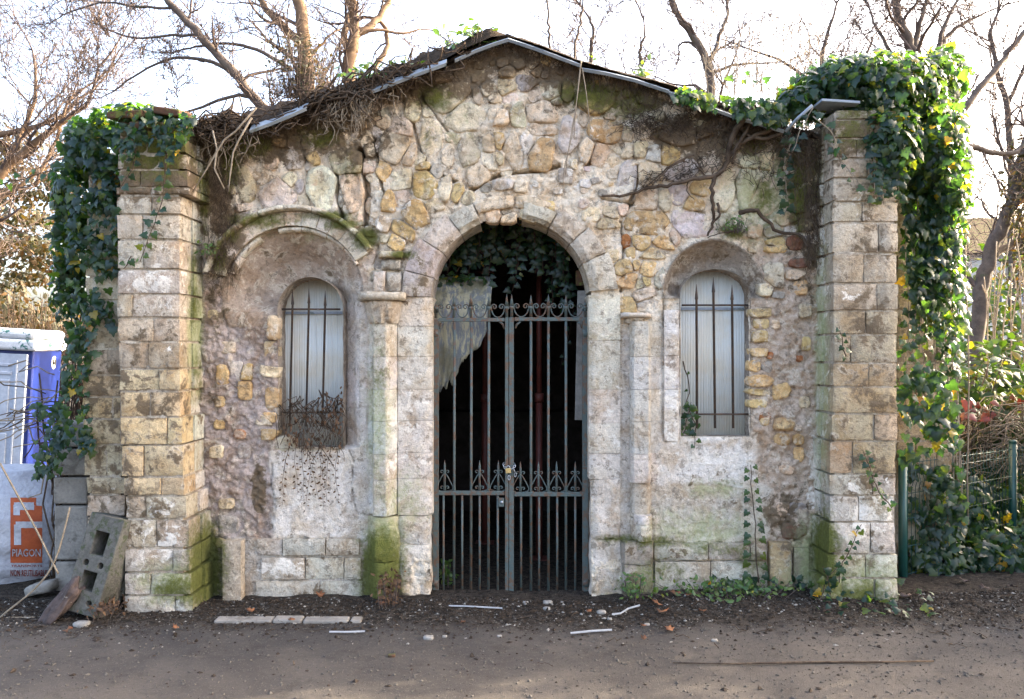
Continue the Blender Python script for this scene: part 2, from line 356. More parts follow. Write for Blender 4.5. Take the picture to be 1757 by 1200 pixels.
def slab(name, mapf, nu, nv, yf, yb, parent, color, rough=.006, rnd=.008, prof=None, mat=None, extra=None, seed=0):
    """masonry piece: front patch mapf(u,v)->(x,z), worn edges, sides back to yb"""
    u, v = np.meshgrid(np.linspace(0, 1, nu + 1), np.linspace(0, 1, nv + 1))
    x, z = mapf(u, v)
    y = np.full_like(x, yf) if prof is None else yf + prof(u, v)
    edge = (u == 0) | (u == 1) | (v == 0) | (v == 1)
    n = fbm(x * 9 + seed, z * 9, y * 9 + seed, 4); n2 = perlin(x * 4 + seed, z * 4, seed + .5)
    y = y + n * rough * 1.3 + n2 * rough
    wob = np.abs(fbm(x * 14, z * 14 + seed, seed + 3.3, 3))
    y = np.where(edge, y + rnd * (.5 + 2.2 * wob), y)
    cx, cz = x.mean(), z.mean()
    w_ = max(x.max() - x.min(), .02); h_ = max(z.max() - z.min(), .02)
    k = np.where(edge, rnd * .35 * (wob * 3), 0)
    x = x - (x - cx) / w_ * 2 * k; z = z - (z - cz) / h_ * 2 * k
    V = np.stack([x, y, z], -1).reshape(-1, 3); W = nu + 1
    Fc = [(j * W + i, j * W + i + 1, (j + 1) * W + i + 1, (j + 1) * W + i) for j in range(nv) for i in range(nu)]
    ring = [i for i in range(nu)] + [j * W + nu for j in range(nv)] + [nv * W + i for i in range(nu, 0, -1)] + [j * W for j in range(nv, 0, -1)]
    b = len(V); mid = V[ring].copy(); mid[:, 1] = V[ring][:, 1] * .45 + yb * .55
    mid[:, 0] += fbm(mid[:, 0] * 9, mid[:, 1] * 9, mid[:, 2] * 9, 2) * rough * .5
    bk = V[ring].copy(); bk[:, 1] = yb
    V = np.concatenate([V, mid, bk]); m_ = len(ring)
    for i in range(m_):
        j = (i + 1) % m_
        Fc.append((ring[j], ring[i], b + i, b + j)); Fc.append((b + j, b + i, b + m_ + i, b + m_ + j))
    # orientation: u to +x and v up gives a front facing -y when wound as is
    o = mesh_obj(name, V, Fc, mat or M_STONE, parent, True, attrs=wear_shade_attrs(V, extra), color=color)
    me = o.data
    bm = bmesh.new(); bm.from_mesh(me); bmesh.ops.recalc_face_normals(bm, faces=bm.faces)
    for e in bm.edges:
        if e.calc_face_angle(0) > .9: e.smooth = False
    bm.to_mesh(me); bm.free()
    return o
def rect(x0, x1, z0, z1):
    return lambda u, v: (x0 + (x1 - x0) * u, z0 + (z1 - z0) * v)
def jit(c, a=.05):
    k = 1 + random.uniform(-a, a) * 1.6
    return tuple(max(.01, ch * k * (1 + random.uniform(-a, a) * .5)) for ch in c)
PALE=(.64,.555,.45); OCH=(.57,.42,.23); TAN=(.61,.51,.38); LIL=(.56,.51,.49); WHT=(.68,.64,.58); GRN=(.54,.50,.38); BRK=(.36,.15,.06); GRY=(.36,.34,.32)
TONES = dict(p=PALE, o=OCH, t=TAN, l=LIL, w=WHT, g=GRN, b=BRK, y=GRY, r=(.20,.10,.07))

# ------------------------------------------------------------------ ground
def zground(x, y):
    px = x * F / (y - CYY + 1e-6) + 878.5
    rise = sstep(-.75, -.15, y) * .045 * (.5 + .8 * fbm(x * 1.2, y * 1.2, 2.2, 3))
    bank = sstep(-.9, -.1, y) * sstep(.5, 1.3, x) * .05
    fine = fbm(x * 6, y * 6, 1.3, 4) * .012 * sstep(-1.2, -.4, y) + fbm(x * 2, y * 2, 7, 3) * .012
    fine = fine + fbm(x * 22, y * 22, 4.4, 2) * .006 * sstep(-1.0, -.5, y)
    fade = np.exp(-np.clip(np.abs(x) - 5, 0, None) / 3) * np.exp(-np.clip(y - 3, 0, None) / 3)
    return (rise + bank + fine) * fade
def zg(x, y): return float(zground(np.array([x]), np.array([y]))[0])
def stretch(lo, hi, step, far, n):
    c = np.arange(lo, hi, step); t = np.linspace(0, 1, n + 1)[1:] ** 3 * far
    return np.concatenate([(lo - t)[::-1], c, hi + t])
gx = stretch(-4.2, 4.2, .026, 150, 26); gy = stretch(-2.4, .5, .022, 200, 26)
GX, GY = np.meshgrid(gx, gy); GZ = zground(GX, GY)
gv = np.stack([GX, GY, GZ], -1).reshape(-1, 3); W_ = len(gx)
ii, jj = np.meshgrid(np.arange(W_ - 1), np.arange(len(gy) - 1)); a_ = (jj * W_ + ii).ravel()
gf = np.stack([a_, a_ + 1, a_ + W_ + 1, a_ + W_], -1)
def ground_mat():
    m, nt, b = new_mat('gravel_path_and_soil')
    pos = nd(nt, 'ShaderNodeNewGeometry').outputs['Position']
    n1 = noise(nt, 1.3, 5, .6, pos, .5); n2 = noise(nt, 30, 5, .7, pos); n3 = noise(nt, 220, 3, .7, pos); n4 = noise(nt, 6, 6, .65, pos, .4)
    vo = nt.nodes.new('ShaderNodeTexVoronoi'); vo.inputs['Scale'].default_value = 130; nt.links.new(pos, vo.inputs['Vector'])
    sep = nd(nt, 'ShaderNodeSeparateXYZ', {0: pos})
    path = mix(nt, ramp(nt, n1, .35, .65), (.055, .049, .044), (.085, .074, .063))
    path = mix(nt, mth(nt, 'MULTIPLY', ramp(nt, n4, .5, .72), .6), path, (.040, .034, .029))
    g = mth(nt, 'ADD', mth(nt, 'MULTIPLY', n3, .9), mth(nt, 'MULTIPLY', n2, .5)); g = mth(nt, 'ADD', g, .3)
    path = mix(nt, 1.0, path, nd(nt, 'ShaderNodeCombineColor', {0: g, 1: g, 2: g}).outputs[0], 'MULTIPLY')
    wv = nd(nt, 'ShaderNodeSeparateColor', {0: vo.outputs['Color']})
    path = mix(nt, mth(nt, 'MULTIPLY', ramp(nt, wv.outputs[0], .86, .93), ramp(nt, vo.outputs['Distance'], .5, .2)), path, (.12, .106, .09))
    soil = mix(nt, ramp(nt, n2, .35, .65), (.010, .008, .006), (.055, .043, .032))
    soil = mix(nt, mth(nt, 'MULTIPLY', ramp(nt, wv.outputs[0], .90, .95), ramp(nt, vo.outputs['Distance'], .5, .2)), soil, (.18, .16, .13))
    # the soil band lies along the wall: edge broken up by noise
    e = mth(nt, 'ADD', sep.outputs['Y'], mth(nt, 'MULTIPLY', n4, .55)); e = mth(nt, 'ADD', e, mth(nt, 'MULTIPLY', n1, .35))
    f = ramp(nt, e, -.36, -.02)
    f = mth(nt, 'MULTIPLY', f, ramp(nt, mth(nt, 'ADD', n2, mth(nt, 'MULTIPLY', f, .5)), .42, .7))
    col = mix(nt, f, path, soil)
    nt.links.new(col, b.inputs['Base Color'])
    h = mth(nt, 'ADD', mth(nt, 'MULTIPLY', n2, .8), n3); h = mth(nt, 'ADD', h, mth(nt, 'MULTIPLY', vo.outputs['Distance'], -.5))
    bump(nt, b, h, .8, .008); b.inputs['Roughness'].default_value = .95; b.inputs['Specular IOR Level'].default_value = .15
    return m
M_GROUND = ground_mat()
struct(mesh_obj('ground', gv, gf, M_GROUND, None, True, origin=(0, 0, 0)))

# ------------------------------------------------------------------ the building
BLD = emp('stone_building', (0, 0.2, 0), 'derelict stone garden pavilion with arched gateway, two barred windows and ivy-clad piers', 'building')
ROOF = np.array([(300,232),(330,226),(440,222),(530,190),(640,155),(765,112),(790,98),(870,64),(1000,113),(1150,152),(1350,222),(1420,240)], float)
def roofy(px): return np.interp(px, ROOF[:, 0], ROOF[:, 1])
DCX, DCY, DR = 876.0, 510.0, 134.0
def in_door(px, py, g=0): return (np.abs(px - DCX) < DR + g) & ((py > DCY) | ((px - DCX) ** 2 + (py - DCY) ** 2 < (DR + g) ** 2))
W1 = dict(cx=533.0, hw=55.0, sy=532.0, ry=55.0, bot=768.0)
W2 = dict(cx=1227.5, hw=59.5, sy=508.0, ry=45.0, bot=748.0)
def win_d(w_, px, py):
    """<1 inside the opening"""
    k = np.where(py < w_['sy'], np.sqrt(((px - w_['cx']) / w_['hw']) ** 2 + ((py - w_['sy']) / w_['ry']) ** 2), np.abs(px - w_['cx']) / w_['hw'])
    return np.where(py > w_['bot'], 9.0, k)
HCX, HCY = 507.0, 508.0       # hood mould of the left window

# front wall: dense relief sheet with openings
st = 2.4
pxs = np.arange(338, 1424, st); pys = np.arange(58, 1066, st)
PX, PY = np.meshgrid(pxs, pys)
top = roofy(PX) + 2
tt = np.clip((PY - 58) / (1066 - 58), 0, 1); PYc = np.maximum(PY, top)
wx = (PX - 878.5) * .004; wz = CZ - (PYc - 600) * .004
def box_m(x0, x1, y0, y1, s=10): return sstep(x0 - s, x0 + s, PX) * (1 - sstep(x1 - s, x1 + s, PX)) * sstep(y0 - s, y0 + s, PYc) * (1 - sstep(y1 - s, y1 + s, PYc))
wob = fbm(wx * 6, wz * 6, 3.1, 3) * 14
tone = np.zeros(PX.shape + (3,)); tone[:] = (.71, .635, .54)
amp = np.full(PX.shape, .021); off = np.full(PX.shape, .010)
def region(mask, c, am, of):
    global tone, amp, off
    tone = tone * (1 - mask[..., None]) + np.array(c) * mask[..., None]
    amp = amp * (1 - mask) + am * mask; off = off * (1 - mask) + of * mask
def bm_(x0, x1, y0, y1, s=9):
    ox, oy = PX + wob, PYc + wob[::-1]
    return sstep(x0 - s, x0 + s, ox) * (1 - sstep(x1 - s, x1 + s, ox)) * sstep(y0 - s, y0 + s, oy) * (1 - sstep(y1 - s, y1 + s, oy))
hd = np.sqrt((PX - HCX) ** 2 + (PYc - HCY) ** 2)
region(bm_(300, 486, 480, 1100), (.40, .345, .335), .030, -.004)
region((hd < 128) * (PYc < 560) * 1.0, (.36, .295, .25), .008, .0)
region(bm_(585, 640, 480, 1100), (.53, .50, .48), .004, .0)
region(bm_(466, 592, 775, 925, 5), (.64, .615, .60), .005, -.014)
region(bm_(380, 640, 925, 1100, 6), (.44, .42, .40), .006, .0)
region(bm_(1060, 1170, 560, 1100), (.50, .46, .43), .007, .0)
region(bm_(1288, 1430, 430, 1100), (.47, .39, .33), .028, -.002)
region(bm_(1112, 1300, 752, 835, 6), (.64, .615, .60), .005, -.012)
region(bm_(1120, 1320, 835, 935, 6), (.50, .465, .42), .009, -.010)
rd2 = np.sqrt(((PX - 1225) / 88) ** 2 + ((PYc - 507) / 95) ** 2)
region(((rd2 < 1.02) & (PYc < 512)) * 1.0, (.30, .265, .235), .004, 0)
n_big = fbm(wx * 5, wz * 5, .7, 5); n_rid = fbm(wx * 11, wz * 11, 2.7, 4, True); n_f = fbm(wx * 28, wz * 28, 5.2, 3)
flake = np.floor(n_big * 5 + n_f * .6) / 5                       # broken lips of fallen render
n_m = fbm(wx * 14, wz * 17, 8.8, 4); flake2 = np.floor(n_m * 6) / 6
n_g = fbm(wx * 46, wz * 46, 6.1, 2)
relief = amp * (.7 * n_big + .8 * flake - .3 * n_rid + .5 * n_f + 1.0 * flake2 + .35 * n_g)
y = off - relief
# left window: splayed soffit under the hood
d1 = win_d(W1, PX, PYc)
k = np.clip((hd - 66) / (112 - 66), 0, 1)
y = y + np.where((hd < 116) & (PYc < 545), (.15 * (1 - k) ** 1.2 + .025) * (1 - sstep(500, 548, PYc)) , 0)
y = y + np.where((d1 < 1.5) & (PX > 560) & (PYc > 490), .12 * (1 - np.clip((PX - 588) / 36, 0, 1)) * (PX > 560) * sstep(490, 530, PYc) * (1 - sstep(760, 780, PYc)), 0)
# right window: hollow-moulded surround
q = np.clip((rd2 - .62) / (1.0 - .62), 0, 1)
y = y + np.where((rd2 < 1.0) & (PYc < 512), .14 * (1 - q ** 1.6) , 0) * (1 - sstep(500, 514, PYc))
y = y - np.where((rd2 >= .97) & (rd2 < 1.07) & (PYc < 505), .012, 0)
# open cracks between the big stones
CRACKS = [([(574,285),(578,330),(590,400)],3.2,.09),([(618,258),(628,310),(626,385)],5.5,.12),([(524,270),(528,310),(527,352)],1.8,.05),([(640,232),(646,262),(652,300),(657,335)],2.2,.07),
          ([(808,325),(838,306),(870,296),(930,292),(960,284)],3.2,.08),([(700,185),(722,262),(735,290)],2.4,.06),([(755,300),(784,312)],2.4,.06),([(1068,300),(1096,285),(1092,330),(1074,360)],3.2,.08),
          ([(1034,340),(1092,350)],2,.05),([(1005,286),(1016,276)],3,.06),([(1270,300),(1256,340)],3,.06),([(1118,335),(1080,352)],3.4,.08),([(648,420),(640,470),(655,500)],1.6,.03),
          ([(1066,380),(1072,430),(1066,500)],2.0,.05),([(592,760),(606,790),(603,830),(612,880)],.9,.02),([(470,795),(464,830),(473,862),(468,905)],.9,.02),([(700,130),(770,230)],1.6,.03),([(1140,505),(1140,560)],1.6,.03)]
for pl, wd, dp in CRACKS:
    dm = np.full(PX.shape, 1e9)
    for (x0, y0), (x1, y1) in zip(pl[:-1], pl[1:]):
        t = np.clip(((PX - x0) * (x1 - x0) + (PYc - y0) * (y1 - y0)) / ((x1 - x0) ** 2 + (y1 - y0) ** 2), 0, 1)
        dm = np.minimum(dm, np.hypot(PX + wob * .25 - x0 - t * (x1 - x0), PYc - y0 - t * (y1 - y0)))
    y = y + dp * (1 - sstep(wd * .5, wd * 1.3, dm))
# bottom of the wall leans out a little and is eaten away
y = y - .03 * sstep(900, 1040, PYc)
V = np.stack([wx, y, wz], -1).reshape(-1, 3)
nx_, ny_ = len(pxs), len(pys)
ii, jj = np.meshgrid(np.arange(nx_ - 1), np.arange(ny_ - 1))
cxp = pxs[ii] + st / 2; cyp = pys[jj] + st / 2
keep = ~in_door(cxp, cyp, 4) & ~(win_d(W1, cxp, cyp) < 1) & ~(win_d(W2, cxp, cyp) < 1) & (cyp > roofy(cxp) - st)
a_ = (jj * nx_ + ii)[keep]
fw = np.stack([a_, a_ + nx_, a_ + nx_ + 1, a_ + 1], -1)
WALL = mesh_obj('front_wall', V, fw, M_WALL, BLD, True, attrs={**wear_shade_attrs(V), 'tone': tone.reshape(-1, 3)})
# reveals of the two windows (thickness of the wall)
def reveal(w_, name, yb, yf):
    o = []
    for t in np.linspace(0, math.pi, 25): o.append((w_['cx'] - w_['hw'] * 1.02 * math.cos(t), w_['sy'] - w_['ry'] * 1.02 * math.sin(t)))
    for t in np.linspace(0, 1, 12)[1:]: o.append((w_['cx'] + w_['hw'] * 1.02, w_['sy'] + (w_['bot'] + 2 - w_['sy']) * t))
    for t in np.linspace(0, 1, 6)[1:]: o.append((w_['cx'] + w_['hw'] * 1.02 * (1 - 2 * t), w_['bot'] + 2))
    for t in np.linspace(0, 1, 12)[1:-1]: o.append((w_['cx'] - w_['hw'] * 1.02, w_['bot'] + 2 + (w_['sy'] - w_['bot']) * t))
    o = np.array(o); n = len(o); vs = []
    for yy in np.linspace(yf, yb, 7):
        x = (o[:, 0] - 878.5) * .004; z = CZ - (o[:, 1] - 600) * .004
        k = fbm(x * 12, z * 12, yy * 12, 3) * .010
        vs.append(np.stack([x + k, np.full(n, yy), z + k], -1))
    vs = np.concatenate(vs)
    fs = [(r * n + i, r * n + (i + 1) % n, (r + 1) * n + (i + 1) % n, (r + 1) * n + i) for r in range(6) for i in range(n)]
    tn = np.tile((.30, .265, .24), (len(vs), 1))
    return mesh_obj(name, vs, fs, M_WALL, BLD, True, attrs={**wear_shade_attrs(vs), 'tone': tn})
reveal(W1, 'window_reveal', .30, -.004); reveal(W2, 'window_reveal', .30, .0)

# ---- rubble stones of the wall, traced (photo px, py, w, h, turn, tone, proudness)
def z4(L, ox, oy, s): return [(ox + a / s, oy + b / s, c / s, d / s, e, f) for a, b, c, d, e, f in L]
ST = []
ST += z4([(295,710,190,330,2,'p'),(305,940,170,90,0,'p'),(470,620,140,150,0,'t'),(560,470,130,140,10,'p'),(640,800,330,260,-30,'l'),(770,650,130,130,-40,'p'),(850,700,90,240,-25,'l'),
          (800,430,180,190,-8,'l'),(810,270,120,120,0,'l'),(940,265,120,130,0,'y'),(1000,440,110,130,-12,'o'),(945,500,60,90,0,'w'),(1085,740,260,440,2,'w'),(1370,800,250,420,3,'t'),(1350,480,280,230,-6,'g'),
          (895,860,100,120,-10,'p'),(120,1000,110,190,5,'p'),(320,1010,230,90,-15,'l'),(1560,240,130,200,0,'p'),(1575,500,110,210,0,'p'),(1580,900,90,160,0,'t'),(1570,700,80,170,0,'p'),
          (1640,1090,110,90,-20,'p'),(1660,300,60,160,0,'w'),(1290,820,50,260,0,'y'),(1100,190,160,130,-10,'g')], 370, 200, 6.0)
ST += z4([(880,480,500,230,-10,'g'),(1060,680,470,270,-4,'p'),(720,890,190,460,3,'p'),(530,590,150,190,0,'g'),(400,770,200,180,0,'p'),(350,980,380,330,8,'p'),(500,1060,170,200,0,'p'),
          (1110,980,190,330,-6,'g'),(890,1050,120,290,0,'p'),(640,1180,150,110,0,'o'),(170,520,170,110,-30,'y'),(240,620,220,90,-20,'y'),(220,720,130,110,-20,'p'),(150,830,90,130,0,'l'),
          (860,260,260,80,-14,'t'),(990,220,110,80,0,'y'),(1340,380,200,130,0,'p'),(1360,650,130,120,0,'p'),(1350,940,180,200,0,'p'),(1190,440,90,160,5,'p'),(1350,1110,180,170,0,'p'),
          (590,1090,110,130,20,'g'),(940,880,130,110,0,'g'),(90,980,110,300,-8,'t'),(350,460,120,100,0,'y')], 620, 90, 6.0)
ST += z4([(360,355,220,130,8,'y'),(150,420,300,150,5,'t'),(60,480,140,120,0,'p'),(590,430,240,150,0,'p'),(280,670,160,220,0,'g'),(520,640,340,190,-3,'p'),(90,700,190,130,0,'t'),(70,940,140,170,0,'o'),
          (220,1000,170,380,0,'t'),(510,1040,200,300,10,'o'),(780,860,180,480,6,'l'),(510,810,330,110,4,'p'),(1040,560,400,180,0,'o'),(1150,820,320,230,0,'o'),(950,1010,120,250,5,'t'),(1090,1060,150,210,0,'t'),
          (1350,860,90,150,10,'t'),(1310,1000,170,110,0,'p'),(1210,1120,150,110,-20,'t'),(370,960,110,240,0,'w'),(830,1150,60,90,0,'t'),(760,440,110,170,0,'o'),(130,160,100,80,0,'t'),(290,170,100,90,-10,'t'),
          (170,250,170,90,0,'t'),(540,265,70,70,0,'y'),(560,130,100,90,20,'o'),(430,180,90,70,0,'p'),(70,1090,120,140,0,'p'),(1310,380,150,110,0,'g'),(1170,690,130,60,0,'p'),(190,500,130,110,30,'w'),
          (450,470,140,110,-30,'w'),(180,580,150,40,0,'p'),(470,240,120,90,0,'t'),(650,540,150,60,0,'t'),(1400,560,90,90,0,'p'),(920,720,70,200,0,'g')], 840, 80, 5.714)
ST += z4([(180,290,110,150,0,'p'),(290,260,90,80,30,'p'),(70,350,70,100,0,'t'),(170,460,100,100,0,'t'),(55,460,110,110,0,'p'),(270,490,130,110,-10,'l'),(375,490,145,130,5,'o'),(440,320,240,200,-10,'p'),
          (75,650,140,210,8,'l'),(240,640,160,170,15,'t'),(480,620,240,130,-15,'l'),(690,480,170,290,4,'p'),(610,730,140,120,-20,'o'),(560,860,130,120,0,'o'),(450,790,130,120,0,'l'),(540,990,290,190,0,'l'),
          (215,830,140,150,8,'t'),(350,820,90,180,0,'g'),(215,990,350,170,3,'o'),(65,1130,60,90,0,'b'),(180,1135,125,100,0,'o'),(335,1135,160,80,15,'o'),(790,750,130,320,16,'p'),(945,730,130,340,14,'g'),
          (1090,790,140,270,12,'p'),(1200,550,130,130,0,'t'),(1310,850,110,150,0,'g'),(800,990,90,130,0,'g'),(1240,960,140,100,0,'t'),(1430,690,60,200,0,'t'),(1300,1140,120,110,0,'r'),(1170,1150,130,90,0,'o'),
          (300,230,90,100,0,'p'),(60,40,60,60,0,'p'),(200,80,130,80,20,'g'),(80,150,90,110,0,'y'),(1100,540,90,110,0,'t'),(640,320,110,120,0,'t'),(960,560,120,100,0,'g'),(1380,1020,80,80,0,'t'),
          (30,900,90,70,0,'p'),(1150,1060,120,80,0,'y'),(420,1100,70,110,0,'p')], 1060, 150, 4.285)
ST += z4([(570,210,190,330,3,'o'),(755,280,110,220,0,'p'),(240,390,115,170,0,'o'),(490,500,200,220,-25,'o'),(165,590,190,110,20,'t'),(370,650,220,100,32,'o'),(305,770,140,110,25,'o'),(860,310,100,150,0,'o'),
          (75,420,70,140,0,'t'),(370,360,110,130,0,'p'),(150,350,70,110,0,'w'),(1040,160,190,170,0,'p'),(660,120,110,140,0,'y'),(340,190,200,180,0,'p'),(200,130,120,200,-20,'o'),(90,220,110,200,0,'p'),
          (640,430,160,110,-15,'p'),(1120,270,90,70,0,'y'),(1270,245,190,80,-5,'w'),(950,360,110,100,-15,'t'),(1420,260,110,90,0,'p'),(90,660,110,80,0,'p'),(60,920,100,180,30,'l'),(170,960,120,120,10,'y'),(150,1080,110,140,0,'l'),
          (210,730,80,60,0,'p')], 620, 270, 5.218)
ST += z4([(155,75,100,55,0,'t'),(45,85,80,60,0,'p'),(135,130,120,50,0,'t'),(250,280,45,50,0,'o'),(355,285,160,45,5,'t'),(210,360,90,70,-20,'o'),(345,365,80,70,10,'o'),(240,425,125,65,0,'o'),(275,345,35,45,0,'o'),
          (225,555,90,80,0,'o'),(915,590,90,40,0,'o'),(918,650,65,42,0,'o'),(910,715,62,60,0,'o'),(915,795,95,36,0,'o'),(885,865,50,50,0,'o'),(950,870,50,50,0,'y'),(915,940,110,50,0,'o'),(910,1000,110,26,3,'o'),
          (1020,995,90,60,-15,'o'),(905,1058,85,36,0,'o'),(1035,1165,90,56,0,'o'),(935,1140,40,50,0,'o'),(1120,460,60,70,0,'o'),(1090,395,90,44,0,'t'),(985,400,90,110,0,'p'),(1000,250,100,50,0,'o'),
          (1095,235,80,54,0,'r'),(1110,335,95,40,0,'r'),(1145,580,56,60,0,'t'),(1150,750,40,60,0,'o'),(1140,1050,46,50,0,'t'),(315,500,110,70,0,'p'),(295,440,70,50,0,'p'),(150,300,60,60,0,'t'),(320,430,50,40,0,'o'),
          (990,650,40,40,0,'t'),(960,810,30,30,0,'b'),(1115,825,26,30,0,'b'),(395,410,40,110,8,'y'),(330,545,90,60,0,'l'),(1000,500,60,30,0,'y'),(940,470,60,60,0,'t')], 1000, 340, 3.0)
ST += z4([(125,910,55,92,0,'o'),(245,900,55,80,0,'o'),(240,985,60,90,0,'o'),(380,1030,55,95,0,'o'),(365,1130,66,44,0,'o'),(375,780,60,80,0,'t'),(110,1050,44,50,0,'o'),(200,890,60,80,0,'l'),(370,890,80,50,10,'t'),(110,1165,50,40,0,'o'),
          (385,670,50,110,0,'t'),(150,770,60,50,0,'p'),(75,600,50,40,0,'t')], 340, 340, 3.0)
ST += z4([(335,60,90,40,0,'t'),(350,130,80,44,0,'o'),(205,130,50,40,0,'b'),(225,215,50,70,0,'y'),(95,215,60,50,0,'t'),(140,590,90,100,0,'y'),(140,470,60,40,0,'t'),(415,190,90,80,0,'w'),(115,660,50,40,0,'t')], 340, 700, 2.857)
ST += z4([(890,50,50,50,0,'b'),(985,80,90,40,0,'o'),(975,155,60,50,0,'o'),(1055,155,46,46,0,'o'),(1060,230,40,60,0,'o'),(1055,100,30,30,0,'t'),(1040,520,110,90,0,'y'),(1030,600,110,70,0,'r'),(985,500,60,60,0,'t'),(1060,680,80,50,0,'t'),(1000,300,60,40,0,'t')], 1000, 700, 2.857)
ST += z4([(510,85,80,70,0,'t'),(570,100,80,50,0,'t'),(690,80,90,80,20,'t'),(760,50,90,60,0,'o'),(560,70,60,40,0,'y')], 680, 340, 3.0)
# chinking: small stones between, only in the rubble part
def in_rubble(px, py):
    if py < roofy(px) + 16 or px < 385 or px > 1400: return False
    if (px - DCX) ** 2 + (py - DCY) ** 2 < 192 ** 2 or (abs(px - DCX) < 205 and py > 480): return False
    if px < 650 and (px - HCX) ** 2 + (py - HCY) ** 2 < 160 ** 2: return False
    if ((px - 1225) / 96) ** 2 + ((py - 507) / 103) ** 2 < 1: return False
    if px < 640: return py < 380
    if px < 880: return py < 430
    if px < 1140: return py < 540
    return py < 430
rs = random.Random(5)
ST = [s for s in ST if not (s[0] < 400 and s[1] < 240)]
n_traced = len(ST); tries = 0
while len(ST) < 298 and tries < 9000:
    tries += 1
    px, py = rs.uniform(385, 1400), rs.uniform(80, 540)
    if not in_rubble(px, py): continue
    w_ = rs.uniform(8, 24); h_ = w_ * rs.uniform(.6, 1.1)
    if any(abs(px - s[0]) < (s[2] + w_) * .47 and abs(py - s[1]) < (s[3] + h_) * .47 for s in ST): continue
    ST.append((px, py, w_, h_, rs.uniform(-30, 30), rs.choice('pppttolwyy')))
ST = ST[:299]
arr = np.array([s[:4] for s in ST]); NA = 20
ang = np.linspace(0, 2 * math.pi, NA, endpoint=False)
for i, (cx, cy, w_, h_, rot, tn) in enumerate(ST):
    r = math.radians(rot); a2 = ang - r; e = rs.uniform(4.5, 9) if w_ > 18 else rs.uniform(2.6, 4)
    hw, hh = w_ * .62, h_ * .62
    rr = (np.abs(np.cos(a2) / hw) ** e + np.abs(np.sin(a2) / hh) ** e) ** (-1 / e)
    for _ in range(rs.choice((2, 3, 4))):            # knocked-off corners
        ca = rs.uniform(0, 2 * math.pi); q_ = np.cos(a2 - ca)
        ext = abs(math.cos(ca)) * hw + abs(math.sin(ca)) * hh
        rr = np.minimum(rr, np.where(q_ > .1, ext * rs.uniform(.72, .95) / np.maximum(q_, .1), 1e9))
    rr *= 1 + .16 * fbm(np.cos(ang) * 2.1 + i * 3.7, np.sin(ang) * 2.1, i * .77, 3)
    dx, dy = np.cos(ang), np.sin(ang)
    for j in np.nonzero((np.abs(arr[:, 0] - cx) < (arr[:, 2] + w_) * .8) & (np.abs(arr[:, 1] - cy) < (arr[:, 3] + h_) * .8))[0]:
        if j == i: continue
        ex, ey = arr[j, 0] - cx, arr[j, 1] - cy; L = math.hypot(ex, ey)
        if L < 1: continue
        nx, ny = ex / L, ey / L
        si = 1 / math.sqrt((nx / w_) ** 2 + (ny / h_) ** 2); sj = 1 / math.sqrt((nx / arr[j, 2]) ** 2 + (ny / arr[j, 3]) ** 2)
        cut = L * si / (si + sj) - .9
        k = dx * nx + dy * ny
        lim = np.where(k > .05, np.maximum(cut, 3) / np.maximum(k, .05), 1e9)
        rr = np.minimum(rr, lim)
    rr = np.maximum(rr, 2.5)
    proud = rs.uniform(.006, .030) * (1.1 if tn in 'otb' else .6) * min(1.3, .55 + w_ / 70)
    ix = int(np.clip((cx - 338) / st, 0, nx_ - 1)); iy = int(np.clip((cy - 58) / st, 0, ny_ - 1))
    y0 = float(np.median(y[max(iy-3,0):iy+4, max(ix-3,0):ix+4])) if cy < 1000 else 0
    tilt = (rs.uniform(-.06, .06), rs.uniform(-.06, .06))
    vs = []
    for kr, dep in ((1.04, -.06), (1.0, .5), (.97, .95), (.72, 1.0), (.40, 1.0)):
        xs = cx + dx * rr * kr; ys = cy + dy * rr * kr
        X = (xs - 878.5) * .004; Z = CZ - (ys - 600) * .004
        bumpy = (fbm(X * 9 + i, Z * 9, i * 1.3, 3) * .030 + np.floor(fbm(X * 11, Z * 17, i * .7, 2) * 3) * .011) * (kr < .99) * min(1, w_ / 45)
        Y = y0 - proud * dep + bumpy + ((xs - cx) * tilt[0] + (ys - cy) * tilt[1]) * .004
        if dep < 0: Y = np.full(NA, y0 + .07)
        vs.append(np.stack([X, Y, Z], -1))
    X, Z = (cx - 878.5) * .004, CZ - (cy - 600) * .004
    vs.append(np.array([[X, y0 - proud, Z]])); vs = np.concatenate(vs)
    fs = [(q * NA + a, q * NA + (a + 1) % NA, (q + 1) * NA + (a + 1) % NA, (q + 1) * NA + a) for q in range(4) for a in range(NA)]
    fs += [(4 * NA + a, 4 * NA + (a + 1) % NA, 5 * NA) for a in range(NA)]
    fs = [f[::-1] for f in fs]
    # pixel y runs down, so the winding is mirrored: flip back
    fs = [f[::-1] for f in fs]
    mesh_obj('stone', vs, fs, M_STONE, WALL, True, attrs=wear_shade_attrs(vs), color=jit(TONES[tn], .10))

# ---- central arch: voussoirs
def ring(cx, cy, r0, r1, a0, a1, sx=1.0, sy=1.0, yy=0.0):
    def f(u, v):
        a = np.radians(a0 + (a1 - a0) * u); r = r0 + (r1 - r0) * v
        px = cx + np.cos(a) * r * sx; py = cy - np.sin(a) * r * sy
        d = yy - CYY
        return (px - 878.5) * .004, CZ - (py - 600) * .004
    return f
ARCH = emp('gate_arch', (0, 0, 0), '', ''); del ARCH['label']; del ARCH['category']; ARCH.parent = BLD; ARCH.location = Vector((0, 0, 0)) - root_loc(BLD)
cuts = [180, 166, 147, 128, 112]
for i in range(4):
    slab('voussoir', ring(DCX, DCY, DR + 2, DR + (52, 52, 46, 38)[i], cuts[i] - .2, cuts[i + 1] + .2), 10, 8, -.035, .36, ARCH, jit((.40, .375, .36) if i < 2 else (.47, .44, .40), .06),
         .006, .007, lambda u, v: .030 * (1 - sstep(.10, .26, v)) , seed=i * 3.1)
